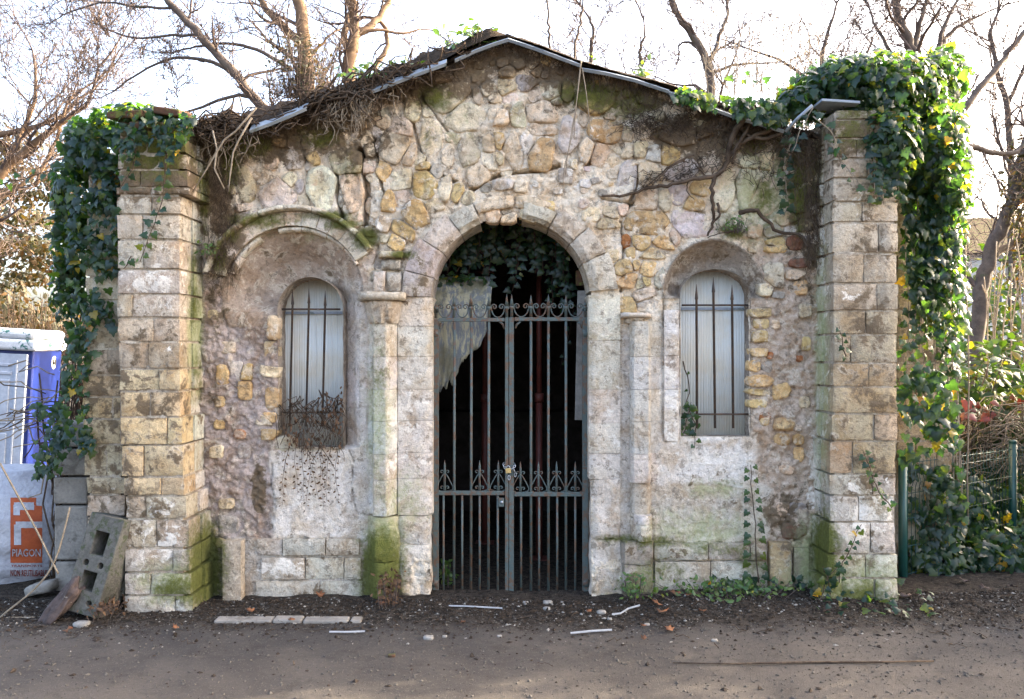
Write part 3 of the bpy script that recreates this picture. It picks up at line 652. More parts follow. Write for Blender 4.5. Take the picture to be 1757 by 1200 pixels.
slab('voussoir', ring(DCX, DCY, DR + 18, DR + 40, 111.5, 88), 9, 6, -.03, .34, ARCH, jit(PALE, .05), .012, .014, seed=21)     # broken crown piece
cuts = [82, 61, 42, 25, 4]
for i in range(4):
    slab('voussoir', ring(DCX, DCY, DR + 2, DR + (30, 40, 46, 50)[i], cuts[i] - .2, cuts[i + 1] + .2), 10, 8, -.03, .36, ARCH, jit((.50, .46, .405), .05), .008, .010,
         lambda u, v: .026 * (1 - sstep(.10, .26, v)), seed=40 + i * 3.1)
slab('voussoir', ring(DCX, DCY, DR + 20, DR + 42, 87, 66), 8, 5, -.02, .3, ARCH, jit(TAN, .05), .016, .016, seed=77)

# ---- jambs and engaged shafts beside the gate
def jamb(name, xa, xb, ys, yf, yb, cols, prof=None, rough=.004, nu=8, bot_ragged=0):
    for i in range(len(ys) - 1):
        x0, z1 = (xa - 878.5) * .004, CZ - (ys[i] - 600) * .004; x1, z0 = (xb - 878.5) * .004, CZ - (ys[i + 1] - 600) * .004
        r_ = .020 if (bot_ragged and ys[i] > bot_ragged) else rough
        mf = rect(x0, x1, z0 + .0008, z1 - .0008)
        if r_ > .015 and name == 'jamb_block':            # eaten-away arris towards the opening
            def mf(u, v, x0=x0, x1=x1, z0=z0, z1=z1):
                z = z0 + (z1 - z0) * v; g = np.clip(.022 * fbm(z * 5, z * 0 + xa, 1.1, 3) + .012, 0, .05)
                a, b = (x0 + g, x1) if xa > 900 else (x0, x1 - g)
                return a + (b - a) * u, z
        slab(name, mf, nu, max(3, int((z1 - z0) / .035)), yf, yb, ARCH, jit(cols[i % len(cols)], .05), r_, .0028 + (r_ > .01) * .012, prof, seed=xa + i * 2.3)
def step_prof(ps):
    us = [p[0] for p in ps]; ds = [p[1] for p in ps]
    return lambda u, v: np.interp(u, us, ds)
PWH = [(.60, .565, .53), (.57, .54, .52), (.61, .575, .54), (.58, .555, .53)]
jamb('jamb_block', 683, 742, [510, 560, 612, 668, 722, 777, 821, 884, 935, 1038], -.012, .36, PWH, step_prof([(0, .0), (.8, .0), (1, .02)]), bot_ragged=860)
jamb('jamb_block', 1010, 1064, [506, 584, 668, 726, 778, 822, 925, 1040], -.014, .36, [(.58, .54, .49), (.57, .53, .48), (.60, .56, .51)], step_prof([(0, .02), (.2, 0), (1, 0)]), bot_ragged=800)
jamb('shaft_block', 632, 683, [552, 612, 668, 722, 777, 821, 882], -.10, .10, [(.55, .53, .49), (.54, .53, .53)], step_prof([(0, .10), (.16, .085), (.22, .015), (.66, 0), (.72, .01), (.95, .085), (1, .1)]), nu=24)
jamb('shaft_base', 628, 690, [884, 960, 1042], -.09, .10, [(.42, .40, .30)], step_prof([(0, .1), (.16, .05), (.3, .0), (.7, 0), (.9, .06), (1, .1)]), rough=.022, nu=14)
jamb('shaft_block', 1066, 1080, [556, 640, 722, 777, 826, 884, 925], .02, .12, [(.48, .44, .38)], None, nu=3)
jamb('shaft_block', 1080, 1138, [552, 612, 668, 722, 777, 826], -.09, .10, [(.53, .50, .46), (.52, .50, .49)], step_prof([(0, .06), (.06, .01), (.5, 0), (.56, .02), (.62, .07), (.95, .085), (1, .1)]), nu=24)
jamb('shaft_block', 1080, 1120, [826, 886, 925], -.07, .10, [(.47, .43, .39)], step_prof([(0, .06), (.1, .01), (.7, 0), (1, .08)]), rough=.014, nu=12)
jamb('shaft_base', 1064, 1122, [925, 965, 1040], -.075, .10, [(.34, .31, .29), (.27, .25, .23)], step_prof([(0, .06), (.1, .0), (.9, 0), (1, .06)]), rough=.014, nu=10)
jamb('shaft_lump', 1086, 1116, [880, 896, 906, 924], -.11, .05, [(.60, .57, .53)], step_prof([(0, .05), (.3, 0), (.7, 0), (1, .05)]), rough=.010, nu=6)
# window jamb stones next to the gate
jamb('window_jamb', 589, 629, [518, 632, 700, 770], .0, .28, [(.55, .51, .48), (.56, .53, .52)], step_prof([(0, .11), (.45, .055), (.55, .02), (1, -.004)]), nu=10)
jamb('window_jamb', 1139, 1167, [532, 610, 668, 757], -.022, .28, [(.58, .575, .58)], step_prof([(0, 0), (.8, 0), (1, .03)]), nu=6)
# capitals
def capital(x0, x1, ytop, ymid, ybot, xs0, xs1, col, rough, pj=.0):
    c = lambda q: (q - 878.5) * .004
    zt, zm, zb = [CZ - (q - 600) * .004 for q in (ytop, ymid, ybot)]
    slab('capital_abacus', rect(c(x0), c(x1), zm, zt), 14, 4, -.17 + pj, .08, ARCH, jit(col, .04), rough * .6, .008, lambda u, v: .06 * np.abs(2 * u - 1) ** 4 - .015 * np.sin(v * 3.1416))
    def f(u, v):
        k = (1 - v) ** 1.6
        a = c(x0 + 8) * (1 - k) + c(xs0) * k; b = c(x1 - 8) * (1 - k) + c(xs1) * k
        return a + (b - a) * u, zb + (zm - zb) * v
    slab('capital_bell', f, 18, 8, -.15 + pj, .08, ARCH, jit(col, .04), rough, .008, lambda u, v: .045 * (1 - v) ** 1.4 + .08 * np.abs(2 * u - 1) ** 3 - .012 * np.cos(u * 25) * (1 - v))
capital(619, 698, 503, 518, 556, 634, 684, (.47, .43, .39), .008)
capital(1064, 1116, 537, 546, 556, 1068, 1114, (.58, .53, .46), .026, .07)
# left window hood mould: voussoirs, mossy lip, roll
HOOD = emp('window_hood', (0, 0, 0), '', ''); del HOOD['label']; del HOOD['category']; HOOD.parent = BLD; HOOD.location = Vector((0, 0, 0)) - root_loc(BLD)
angs = [164, 150, 139, 124, 115, 106, 97, 84, 72, 62, 51, 41, 30]
for i in range(12):
    slab('voussoir', ring(HCX, HCY, 119, 143, angs[i] - .12, angs[i + 1] + .12, 1.02), 5, 4, -.055, .10, HOOD, jit((.60, .565, .50) if i % 3 else (.54, .48, .39), .06), .007, .004, seed=i * 1.7)
lip = [165, 147, 128, 112, 95, 77, 58, 44, 31]
for i in range(8):
    slab('lip_stone', ring(HCX, HCY, 143.5, 154, lip[i] - .2, lip[i + 1] + .2, 1.02), 10, 4, -.115, .08, HOOD, jit((.58, .55, .48), .06), .008, .005, lambda u, v: .03 * np.abs(2 * v - 1) ** 3, seed=9 + i)
for a0, a1, q in ((160, 143, 0), (143, 120, 1), (104, 84, 2), (84, 62, 3), (62, 44, 4), (44, 27, 5)):
    slab('roll_stone', ring(HCX, HCY, 107 + q * 1.3, 118.5 + .3 * q, a0 - .2, a1 + .2, 1.02), 8, 4, -.035, .10, HOOD, jit((.62, .59, .54), .05), .004, .004, lambda u, v: .02 * np.abs(2 * v - 1) ** 2.2, seed=31 + q)
for x0, x1, y0, y1, cl in ((650, 692, 432, 444, GRN), (655, 688, 446, 464, GRY), (640, 662, 466, 500, LIL), (664, 690, 468, 500, GRY)):
    slab('springer_stone', rect((x0 - 878.5) * .004, (x1 - 878.5) * .004, CZ - (y1 - 600) * .004, CZ - (y0 - 600) * .004), 7, 4, -.06 if y0 < 440 else -.03, .1, HOOD, jit(cl), .012, .014, seed=x0)

# ---- plinth blocks under the windows
def course(parent, name, rows, yf, yb, cols, rough=.008, rnd=.009, ext=None):
    for y0, y1, xs in rows:
        for a, b in zip(xs[:-1], xs[1:]):
            x0, x1 = P(a, 0, yf)[0], P(b, 0, yf)[0]; z1, z0 = P(0, y0, yf)[2], P(0, y1, yf)[2]
            slab(name, rect(x0 + .0025, x1 - .0025, z0 + .0025, z1 - .0025), max(3, int((x1 - x0) / .035)), max(3, int((z1 - z0) / .035)), yf + random.uniform(-.006, .006), yb, parent,
                 jit(cols((a + b) / 2, (y0 + y1) / 2), .07), rough, rnd, seed=a * .37 + y0 * .11)
PL = emp('plinth', (0, 0, 0), '', ''); del PL['label']; del PL['category']; PL.parent = BLD; PL.location = Vector((0, 0, 0)) - root_loc(BLD)
course(PL, 'block', [(925, 954, [440, 484, 558, 616]), (957, 995, [448, 523, 590, 620]), (997, 1044, [438, 548, 622])], -.04, .1, lambda a, b: (.46, .43, .39))
course(PL, 'block', [(932, 962, [1122, 1216, 1288, 1318]), (964, 1016, [1124, 1220, 1318])], -.045, .1, lambda a, b: (.43, .405, .38))
course(PL, 'slab', [(929, 1040, [380, 413])], -.13, -.03, lambda a, b: (.38, .34, .28))
course(PL, 'slab', [(932, 1008, [1322, 1360])], -.08, .0, lambda a, b: (.45, .34, .22))
course(PL, 'slab', [(940, 1015, [1362, 1390])], -.05, .0, lambda a, b: (.24, .20, .15))

# ---- piers
def pier(px_pairs):
    e = emp('pier', (0, 0, 0), '', ''); del e['label']; del e['category']; e.parent = BLD; e.location = Vector((0, 0, 0)) - root_loc(BLD); return e
def colL(a, b):
    if b < 560: return (.47, .43, .38)
    if b < 640: return (.44, .37, .30)
    if b < 850: return (.50, .405, .275) if a > 205 or b < 780 else (.45, .385, .30)
    if b < 940: return (.45, .39, .32)
    return (.48, .46, .42)
def colR(a, b):
    if b < 420: return (.45, .395, .33)
    if b < 600: return (.385, .33, .265)
    if b < 830: return (.385, .31, .22)
    return (.47, .44, .39)
PF = -.36
LP = pier(0)
rowsL = [(208, 234, [206, 262, 312]), (236, 262, [202, 250, 318]), (264, 290, [200, 272, 320]), (292, 320, [203, 240, 322]), (321, 334, [198, 258, 325]), (336, 367, [199, 260, 310]), (369, 410, [200, 244, 308]), (412, 461, [200, 246, 308]), (463, 504, [200, 308]), (506, 544, [200, 226, 308]),
         (546, 586, [200, 262, 308]), (588, 632, [202, 254, 309]), (634, 670, [203, 272, 309]), (673, 715, [205, 256, 308]), (717, 763, [206, 286, 312]), (765, 818, [208, 246, 314]),
         (820, 850, [212, 275, 316]), (852, 890, [214, 250, 320]), (893, 940, [214, 268, 324]), (943, 981, [214, 296, 326]), (984, 1021, [213, 258, 328]), (1023, 1062, [213, 300, 330])]
course(LP, 'block', rowsL, PF, -.16, colL, .009, .010)
sideL = [(r[0], r[1]) for r in rowsL]
for i, (y0, y1) in enumerate(sideL):     # inner return: second stone of each course, behind the corner stone
    xr = P(rowsL[i][2][-1], 0, PF)[0]; z1, z0 = P(0, y0, PF)[2], P(0, y1, PF)[2]
    slab('return_block', rect(xr - .18, xr + .004 + random.uniform(-.012, .012), z0 + .003, z1 - .003), 4, 3, -.153, .10, LP, jit((.53, .52, .49), .06), .005, .006, seed=i * 4.1)
rowsL2 = [(300, 345, [150, 205]), (347, 390, [148, 180, 206]), (392, 432, [147, 206]), (434, 474, [146, 176, 206]), (476, 514, [145, 206]), (516, 556, [144, 190, 206]), (558, 598, [142, 206]), (600, 643, [141, 183, 206]), (645, 680, [141, 206]), (682, 718, [141, 192, 206]), (720, 762, [142, 206]), (764, 817, [143, 182, 210]), (819, 848, [147, 158, 214]),
          (850, 886, [148, 214]), (888, 934, [150, 190, 214]), (936, 980, [150, 186, 214]), (982, 1024, [150, 176, 214])]
course(LP, 'block', rowsL2, -.20, .02, colL, .010, .010)
RP = pier(0); PR = -.27
rowsR = [(188, 204, [1436, 1490, 1540]), (206, 236, [1432, 1500, 1545]), (238, 270, [1431, 1470, 1543]), (272, 304, [1430, 1490, 1543]), (307, 345, [1429, 1508, 1541]), (347, 380, [1429, 1480, 1542]), (383, 433, [1430, 1508, 1542]), (436, 485, [1429, 1483, 1541]), (487, 532, [1430, 1506, 1542]), (534, 573, [1430, 1486, 1542]), (575, 622, [1431, 1460, 1541]),
         (624, 663, [1430, 1492, 1541]), (665, 709, [1429, 1540]), (711, 756, [1427, 1501, 1541]), (758, 813, [1425, 1464, 1539]), (815, 850, [1424, 1498, 1539]), (852, 895, [1424, 1474, 1535]), (897, 950, [1422, 1494, 1537]), (952, 992, [1420, 1486, 1541]), (994, 1045, [1408, 1446, 1502, 1542])]
course(RP, 'block', rowsR, PR, -.09, colR, .009, .011)
for i, (y0, y1, xs) in enumerate(rowsR):
    xl = P(xs[0], 0, PR)[0]; z1, z0 = P(0, y0, PR)[2], P(0, y1, PR)[2]
    slab('return_block', rect(xl - .003 + random.uniform(-.012, .006), xl + .18, z0 + .003, z1 - .003), 4, 3, -.083, .10, RP, jit((.56, .54, .48), .06), .005, .006, seed=i * 3.7)
rowsR2 = [(b0, b1, [1540] + ([1590] if q % 2 else [1572, 1608]) + [1638 - q * .3]) for q, (b0, b1) in enumerate([(300, 345), (347, 390), (392, 436), (438, 484), (486, 530), (532, 574), (576, 622), (624, 664), (666, 710), (712, 756), (758, 812), (814, 850), (852, 896), (898, 950), (952, 995), (997, 1020)])]
course(RP, 'block', rowsR2, .50, .72, colR, .012, .012)
# mortar cores just behind the faces of the blocks, side walls, back wall and inner skin
def core(name, x0, x1, y0, y1, z0, z1, parent):
    m = MB().box(x0, x1, y0, y1, z0, z1)
    o = m.build(name, M_STONE, parent, False); o.color = (.40, .36, .31, 1); return o
core('mortar_core', P(204,0,PF)[0], P(304,0,PF)[0], PF + .021, .35, P(0,764,PF)[2], P(0,212,PF)[2], LP); core('mortar_core', P(217,0,PF)[0], P(312,0,PF)[0], PF + .021, .34, -.05, P(0,764,PF)[2] - .002, LP)
core('mortar_core', P(152,0,-.2)[0], P(205,0,-.2)[0], -.2 + .016, .35, -.05, P(0,300,-.2)[2], LP)
core('mortar_core', P(1434,0,PR)[0], P(1537,0,PR)[0], PR + .021, .35, -.05, P(0,192,PR)[2], RP)
core('mortar_core', P(1500,0,.5)[0], P(1630,0,.5)[0], .517, .9, -.05, P(0,300,.5)[2], RP)
core('pier_flank', P(1480,0,PR)[0], P(1533,0,PR)[0], -.05, .7, -.05, 3.0, RP)
core('side_wall', -3.05, -2.72, .36, 3.6, -.05, 2.9, BLD); core('side_wall', 2.95, 3.28, .8, 3.6, -.05, 2.9, BLD)
core('side_roof', 2.05, 3.3, .37, 3.62, 2.88, 3.10, BLD); core('side_roof', -3.06, -2.1, .37, 3.62, 2.88, 3.14, BLD)
# inner skin of the front wall above and beside the openings, back wall
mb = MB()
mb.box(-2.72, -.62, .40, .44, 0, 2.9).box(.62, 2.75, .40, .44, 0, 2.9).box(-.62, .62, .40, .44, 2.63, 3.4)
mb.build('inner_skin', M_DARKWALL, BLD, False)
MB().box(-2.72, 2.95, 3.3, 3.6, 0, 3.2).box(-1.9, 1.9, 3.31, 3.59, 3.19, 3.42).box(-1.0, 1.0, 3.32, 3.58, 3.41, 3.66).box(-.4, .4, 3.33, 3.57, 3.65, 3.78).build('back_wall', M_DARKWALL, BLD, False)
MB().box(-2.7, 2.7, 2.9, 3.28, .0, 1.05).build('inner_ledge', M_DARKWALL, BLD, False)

# ---- roof: deck, flashing strips, cap
rp = [( (a - 878.5) * .004, CZ - (b - 600) * .004) for a, b in ROOF]
v, f = [], []
for (x, z) in rp:
    for yy, dz in ((-.04, .0), (3.62, .0), (3.62, .06), (-.04, .022)): v.append((x, yy, z + dz - .012))
n = len(rp)
for i in range(n - 1):
    for j in range(4):
        k = (j + 1) % 4; f.append((i * 4 + j, i * 4 + k, i * 4 + 4 + k, i * 4 + 4 + j))
f += [(0, 1, 2, 3), tuple(4 * (n - 1) + q for q in (3, 2, 1, 0))]
RF = mesh_obj('roof', v, f, M_HUMUS, BLD, False)
def flash(pts, wd=13, name='flashing', dy=0.0):
    """bent zinc strip following the verge"""
    m = MB(); prof = ((-.10, -.002), (-.115, .010), (-.10, .018), (-.05, wd * .004), (.10, wd * .004 + .02))
    for i, (a, b) in enumerate(pts):
        x, z = (a - 878.5) * .0039, CZ - (b - 600) * .0039
        for yy, dz in prof: m.v.append((x, yy + dy, z + dz + .004 * math.sin(a * .3)))
    for i in range(len(pts) - 1):
        for j in range(4): m.f.append((i * 5 + j, i * 5 + j + 1, i * 5 + 6 + j, i * 5 + 5 + j))
    o = m.build(name, M_ZINC, RF, False)
    s_ = o.modifiers.new('thick', 'SOLIDIFY'); s_.thickness = .004; return o
flash([(436, 233), (470, 222), (505, 208), (532, 196)], 15, dy=-.13); flash([(638, 166), (680, 150), (720, 135), (767, 117)], 14, dy=-.10); flash([(780, 104), (815, 86), (845, 76), (872, 66)], 4)
flash([(872, 66), (915, 80), (960, 97), (997, 111)], 7); flash([(1000, 117), (1040, 124), (1090, 137), (1150, 156)], 9); flash([(1150, 158), (1200, 178), (1260, 200), (1348, 226)], 5)
MB().tube([P(1348, 226, -.16), P(1368, 204, -.24), P(1394, 181, -.31)], .012, 6).build('cap_edge', M_ZINC, RF)
bevel(MB().obb(P(1428, 185, -.15), (.125, .0, -.008), (0, .15, .0), (.0, 0, .009)).build('cap_flashing', M_ZINC, RF, False), .004)
for px, py, a, s_ in ((228, 200, 3, .115), (298, 195, -8, .085), (256, 218, 2, .08)):
    t = math.radians(a); m = MB().obb(P(px, py, -.30), (s_ * math.cos(t), 0, s_ * math.sin(t)), (0, .12, .02), (0, -.002, .024)); bevel(m.build('cap_tile', M_TILE, RF, False), .01)

# ---- windows: ribbed sheets and grilles
def window(w_, yy, bars, rail_y, bot_bar, top_y, xr):
    x0, x1 = P(w_['cx'] - w_['hw'] - 8, 0, yy)[0], P(w_['cx'] + w_['hw'] + 8, 0, yy)[0]
    z0, z1 = P(0, w_['bot'] + 10, yy)[2], P(0, w_['sy'] - w_['ry'] - 14, yy)[2]
    nn = 120; v, f = [], []
    for i in range(nn + 1):
        x = x0 + (x1 - x0) * i / nn; yo = yy + .0025 * math.sin(i * 2 * math.pi / 4)
        v += [(x, yo, z0), (x, yo, z1)]
    for i in range(nn): f.append((2 * i, 2 * i + 2, 2 * i + 3, 2 * i + 1))
    wo = mesh_obj('window_sheet', v, f, M_PANEL, BLD, True)
    s_ = wo.modifiers.new('thick', 'SOLIDIFY'); s_.thickness = .004; s_.offset = 1
    m = MB().obb(P(w_['cx'], rail_y + 6, yy - .012), (w_['hw'] * .0041, 0, 0), (0, .004, 0), (0, 0, .010)); m.build('batten', M_ZINC, wo, False)
    yb = yy - .11; go = emp('window_grille', (0, 0, 0), '', ''); del go['label']; del go['category']; go.parent = BLD; go.location = Vector((0, 0, 0)) - root_loc(BLD)
    for r_ in (rail_y, bot_bar): MB().tube([P(xr[0], r_, yb), P(xr[1], r_, yb)], .0075, 6).build('rail', M_RUST, go)
    for bx0, bx1, t0 in bars:
        a, b = Vector(P(bx0, t0 + 26, yb)), Vector(P(bx1, bot_bar + 24, yb)); tip = Vector(P(bx0, t0, yb))
        MB().tube([b, a, a + Vector((0, 0, .002)), tip], [.0085, .0085, .012, .0015], 6).build('bar', M_RUST, go)
    return wo
window(W1, .20, [(502, 497, 497), (530, 525, 495), (558, 553, 499)], 531, 708, 495, (472, 584))
window(W2, .16, [(1195, 1196, 488), (1224, 1227, 476), (1256, 1258, 489)], 524, 711, 480, (1170, 1288))

# ------------------------------------------------------------------ the gate
YG = .12
def gp(px, py, yy=None): return Vector(P(px, py, YG if yy is None else yy))
def spiral(c, r0, turns, start, sgn, n=18):
    """points of a curl ending in its centre c"""
    return [(c[0] + math.cos(start + sgn * turns * 2 * math.pi * t) * r0 * (1 - .8 * t), c[1] + math.sin(start + sgn * turns * 2 * math.pi * t) * r0 * (1 - .8 * t)) for t in [i / n for i in range(n + 1)]]
def u_scroll(x0, x1, yt, yb):
    """U with a curl at both ends, in photo pixels"""
    c0 = (x0 + 6, yt + 4); c1 = (x1 - 6, yt + 4); r = 5.2
    l = spiral(c0, r, 1.2, math.pi, 1)[::-1]; rgt = spiral(c1, r, 1.2, 0, -1)
    mid = [(x0 + .8 + (x1 - x0 - 1.6) * (1 - math.cos(math.pi * t)) / 2, yt + 4 + (yb - yt - 4) * math.sin(math.pi * t)) for t in [i / 12 for i in range(1, 12)]]
    return l + mid + rgt
def leaf_gate(label, posts, bars_top, bars_low, spears_low, rail_y, mid_y, bot_y, spear_tops, side):
    e = emp('gate_leaf', P((posts[0] + posts[1]) / 2, bot_y + 4, YG), label, 'gate', None)
    x0, x1 = posts
    for x, wd, tp in ((x0, .020 if side < 0 else .017, 545 if side > 0 else 548), (x1, .012 if side < 0 else .020, 545)):
        a, b = gp(x, bot_y + 3), gp(x, tp)
        bevel(MB().obb((a + b) / 2, (wd, 0, 0), (0, .016, 0), (0, 0, (b - a).length / 2)).build('stile', M_IRON, e, False), .003)
    for yy, hh in ((rail_y, .013), (mid_y, .015), (bot_y, .018)):
        a, b = gp(x0 + 4.8, yy), gp(x1 - 3.6, yy)
        bevel(MB().obb((a + b) / 2, ((b - a).length / 2, 0, 0), (0, .012, 0), (0, 0, hh)).build('rail', M_IRON, e, False), .003)
    for bx in bars_top:
        m = MB(); a, b = gp(bx, bot_y - 4), gp(bx + (1 if bx < 870 else 0), rail_y - 4)
        m.tube([a, b], .0098, 6); m.build('bar', M_IRON, e)
    for bx in bars_low: MB().tube([gp(bx, bot_y - 4), gp(bx, mid_y + 3)], .0082, 6).build('bar', M_IRON, e)
    for bx, tp in spear_tops:                           # spearheads above the top rail
        z0 = gp(bx, rail_y - 3)
        pts = [gp(bx, q) for q in (rail_y - 3, rail_y - 17, rail_y - 19, rail_y - 22, rail_y - 24, tp + 22, tp)]
        MB().tube(pts, [.010, .010, .019, .019, .011, .0165, .001], 8).build('spearhead', M_IRON, e)
    ss = sorted([b for b, _ in spear_tops])
    for a, b in zip(ss[:-1], ss[1:]):
        if b - a < 15: continue
        MB().tube([gp(q, r) for q, r in u_scroll(a + 3, b - 3, rail_y - 26, rail_y - 4)], .0050, 5).build('scroll', M_IRON, e)
    for bx in spears_low:                               # short spears on the middle rail with diamond scrolls
        sp = MB().tube([gp(bx, mid_y), gp(bx, mid_y - 30), gp(bx, mid_y - 46), gp(bx, mid_y - 56)], [.008, .008, .0085, .001], 6).build('short_spear', M_IRON, e)
        for sg in (-1, 1):
            pts = [(bx + sg * 1, mid_y - 34)] + [(bx + sg * (2 + 12 * t), mid_y - 34 + 23 * t) for t in (.3, .6, .9)]
            pts += [(bx + sg * 14.5, mid_y - 9), (bx + sg * 13, mid_y - 5), (bx + sg * 8, mid_y - 4)]
            MB().tube([gp(q, r) for q, r in pts], .0044, 5).build('scroll', M_IRON, sp)
            for yq in (mid_y - 36, mid_y - 9):
                MB().tube([gp(bx + sg * 1.5, yq + 4)] + [gp(q, r) for q, r in spiral((bx + sg * 5, yq), 3.6, .9, math.pi if sg > 0 else 0, sg, 10)], .0040, 5).build('curl', M_IRON, sp)
    return e
GL = leaf_gate('left leaf of the spiked green iron gate, missing one short spear', (748, 869.5), [779, 808, 838], [761, 793, 823, 854], [763, 823, 855], 549, 846, 1021,
               [(748, 515), (779, 506), (808, 505), (839, 505), (869.5, 505)], -1)
GR = leaf_gate('right leaf of the spiked green iron gate, carrying the wide rusty central stile', (877.5, 1004), [911, 941, 971], [894, 925, 956, 987], [893, 924, 955, 987], 548, 848, 1020,
               [(878, 505), (911, 506), (941, 505), (971, 506), (1004, 512)], 1)
bevel(MB().obb(gp(860, 862, YG - .014), (.020, 0, 0), (0, .016, 0), (0, 0, .030)).build('lock_box', M_IRON, GL, False), .004)
MB().tube([gp(861, 862, YG - .032), gp(861, 862, YG - .026)], .010, 10).build('keyhole_plate', M_STEEL, GL)
for e, px in ((GL, 747), (GR, 1005)):
    for py in (572, 1000): MB().tube([gp(px, py - 5, YG + .002), gp(px, py + 6, YG + .002)], .026, 8).build('hinge', M_IRON, e)
for e, ps in ((GL, [(753, 565), (756, 556), (762, 552)]), (GL, [(866, 565), (863, 557), (857, 552)]), (GR, [(884, 564), (887, 557), (893, 552)]), (GR, [(999, 563), (996, 556), (990, 552)])):
    MB().tube([gp(*q) for q in ps], .008, 5).build('corner_brace', M_IRON, e)
# chain and padlock
def link(c, ax, ay, rx, ry, r=.0028):
    c, ax, ay = Vector(c), Vector(ax).normalized(), Vector(ay).normalized()
    return MB().tube([c + ax * math.cos(t) * rx + ay * math.sin(t) * ry for t in [2 * math.pi * i / 12 for i in range(13)]], r, 5, False)
ch = emp('chain', P(874, 806, YG - .03), 'short steel chain looped round the two middle stiles of the gate', 'chain')
cp = [(866, 794, YG + .0), (863.5, 798, -.028 + YG), (865, 802, YG - .034), (869, 805, YG - .037), (873, 806, YG - .040), (877, 805.5, YG - .040), (881, 803, YG - .036), (884, 799, YG - .03), (883, 795, YG - .01), (882, 806, YG - .036), (884.5, 812, YG - .032), (884, 818, YG - .030)]
for i, (a, b) in enumerate(zip(cp[:-1], cp[1:])):
    if i == 8: continue
    pa, pb = Vector(P(*a)), Vector(P(*b)); t = (pb - pa)
    link((pa + pb) / 2, t, (0, 1, 0) if i % 2 else t.cross(Vector((0, 1, 0))), max(t.length * .62, .010), .0065).build('link', M_STEEL, ch)
pl = emp('padlock', P(872, 815, YG - .045), 'small brass padlock hanging from the gate chain', 'padlock')
bevel(MB().obb(P(872, 808, YG - .047), (.0185, 0, .002), (0, .008, 0), (-.002, 0, .017)).build('body', M_BRASS, pl, False), .003)
MB().tube([Vector(P(872, 806, YG - .047)) + Vector((math.cos(t) * .012, 0, .010 + math.sin(t) * .016)) for t in [math.pi * i / 8 for i in range(9)]], .0032, 6).build('shackle', M_STEEL, pl)
pl2 = emp('padlock_shackle', P(873, 824, YG - .035), 'steel shackle of a second lock hanging below the brass padlock', 'shackle')
link(P(873.5, 820, YG - .037), (0, 0, 1), (1, 0, 0), .016, .008, .003).build('loop', M_STEEL, pl2)

# ------------------------------------------------------------------ inside the arch
def prop(px, ytop, yy, r, label):
    x = P(px, 0, yy)[0]; zt = P(0, ytop, yy)[2]
    e = emp('steel_prop', (x, yy, 0), label, 'prop')
    MB().tube([(x, yy, -.02), (x, yy, zt * .55)], r * 1.25, 10).build('outer_tube', M_REDSTEEL, e)
    MB().tube([(x, yy, zt * .55), (x, yy, zt)], r, 10).build('inner_tube', M_REDSTEEL, e)
    MB().tube([(x, yy, zt * .55 - .05), (x, yy, zt * .55 + .02)], r * 1.7, 10).build('collar', M_REDSTEEL, e)
    MB().box(x - .08, x + .08, yy - .08, yy + .08, zt, zt + .012).build('head_plate', M_REDSTEEL, e, False)
    MB().box(x - .08, x + .08, yy - .08, yy + .08, -.012, .03).build('base_plate', M_REDSTEEL, e, False)
prop(925, 446, .95, .022, 'rust red steel prop standing right of the gate centre under the beam')
prop(832, 470, 1.5, .024, 'rust red steel prop in the dark behind the hanging sheet')
bm = MB(); a, b = P(790, 432, .95), P(1010, 428, .95)
tag(bevel(MB().obb(((a[0] + b[0]) / 2, 1.0, (a[2] + b[2]) / 2 - .0), (.50, 0, .01), (0, .09, 0), (0, 0, .045)).build('timber_beam', M_WOOD, None, False), .01), 'dark timber beam lying across the steel props inside the arch', 'beam')
# hanging curved sheet
def sheet():
    v, f = [], []; nu, nv = 26, 22; yy = .30
    for j in range(nv + 1):
        t = j / nv
        for i in range(nu + 1):
            s_ = i / nu
            r_ = .5 + .5 * math.sin(min(1, t * 5) * math.pi / 2)
            xl = 733 + 14 * t; xr = 846 - 22 * t - 75 * max(0, t - .62) + 2.5 * math.sin(t * 37) * t
            py = 476 + (195 * t ** .9) * (1 - .20 * s_ * (t > .3)) + t ** 6 * 22 * (abs(math.sin(s_ * 13)) * .5 + .5 * math.sin(s_ * 31 + 1) * .5)
            px = xl + (xr - xl) * s_
            yq = yy + .14 * (1 - min(1, t * 3.2)) ** 2 - .03 * math.sin(s_ * 2.5) * t + .004 * math.sin(s_ * 40)
            v.append(P(px, py, yq))
    for j in range(nv):
        for i in range(nu):
            if j > 16 and i > 17 and (i - 17) > (20 - j) * 1.2: continue
            f.append((j * (nu + 1) + i, j * (nu + 1) + i + 1, (j + 1) * (nu + 1) + i + 1, (j + 1) * (nu + 1) + i))
    o = mesh_obj('fibre_sheet', v, f, M_SHEET)
    m = o.modifiers.new('thick', 'SOLIDIFY'); m.thickness = .008
    return tag(o, 'bent grey sheet streaked with yellow lichen hanging behind the gate', 'sheet')
sheet()
pk = emp('plank', P(997, 760, .32), 'upright weathered grey plank inside the right side of the arch', 'plank')
bevel(MB().obb(P(997, 610, .34), (.036, 0, 0), (0, .014, 0), (.010, 0, .47)).build('board', M_PLANK, pk, False), .004)
bevel(MB().obb(P(996, 478, .36), (.034, 0, 0), (0, .02, 0), (0, 0, .055)).build('board', M_TILE, pk, False), .004)
tag(bevel(MB().obb(P(800, 985, .75), (.07, 0, .01), (0, .03, .0), (.0, .02, .05)).build('stone_lump', M_MOSS, None), .03, 3), 'round mossy lump on the floor behind the gate', 'stone')

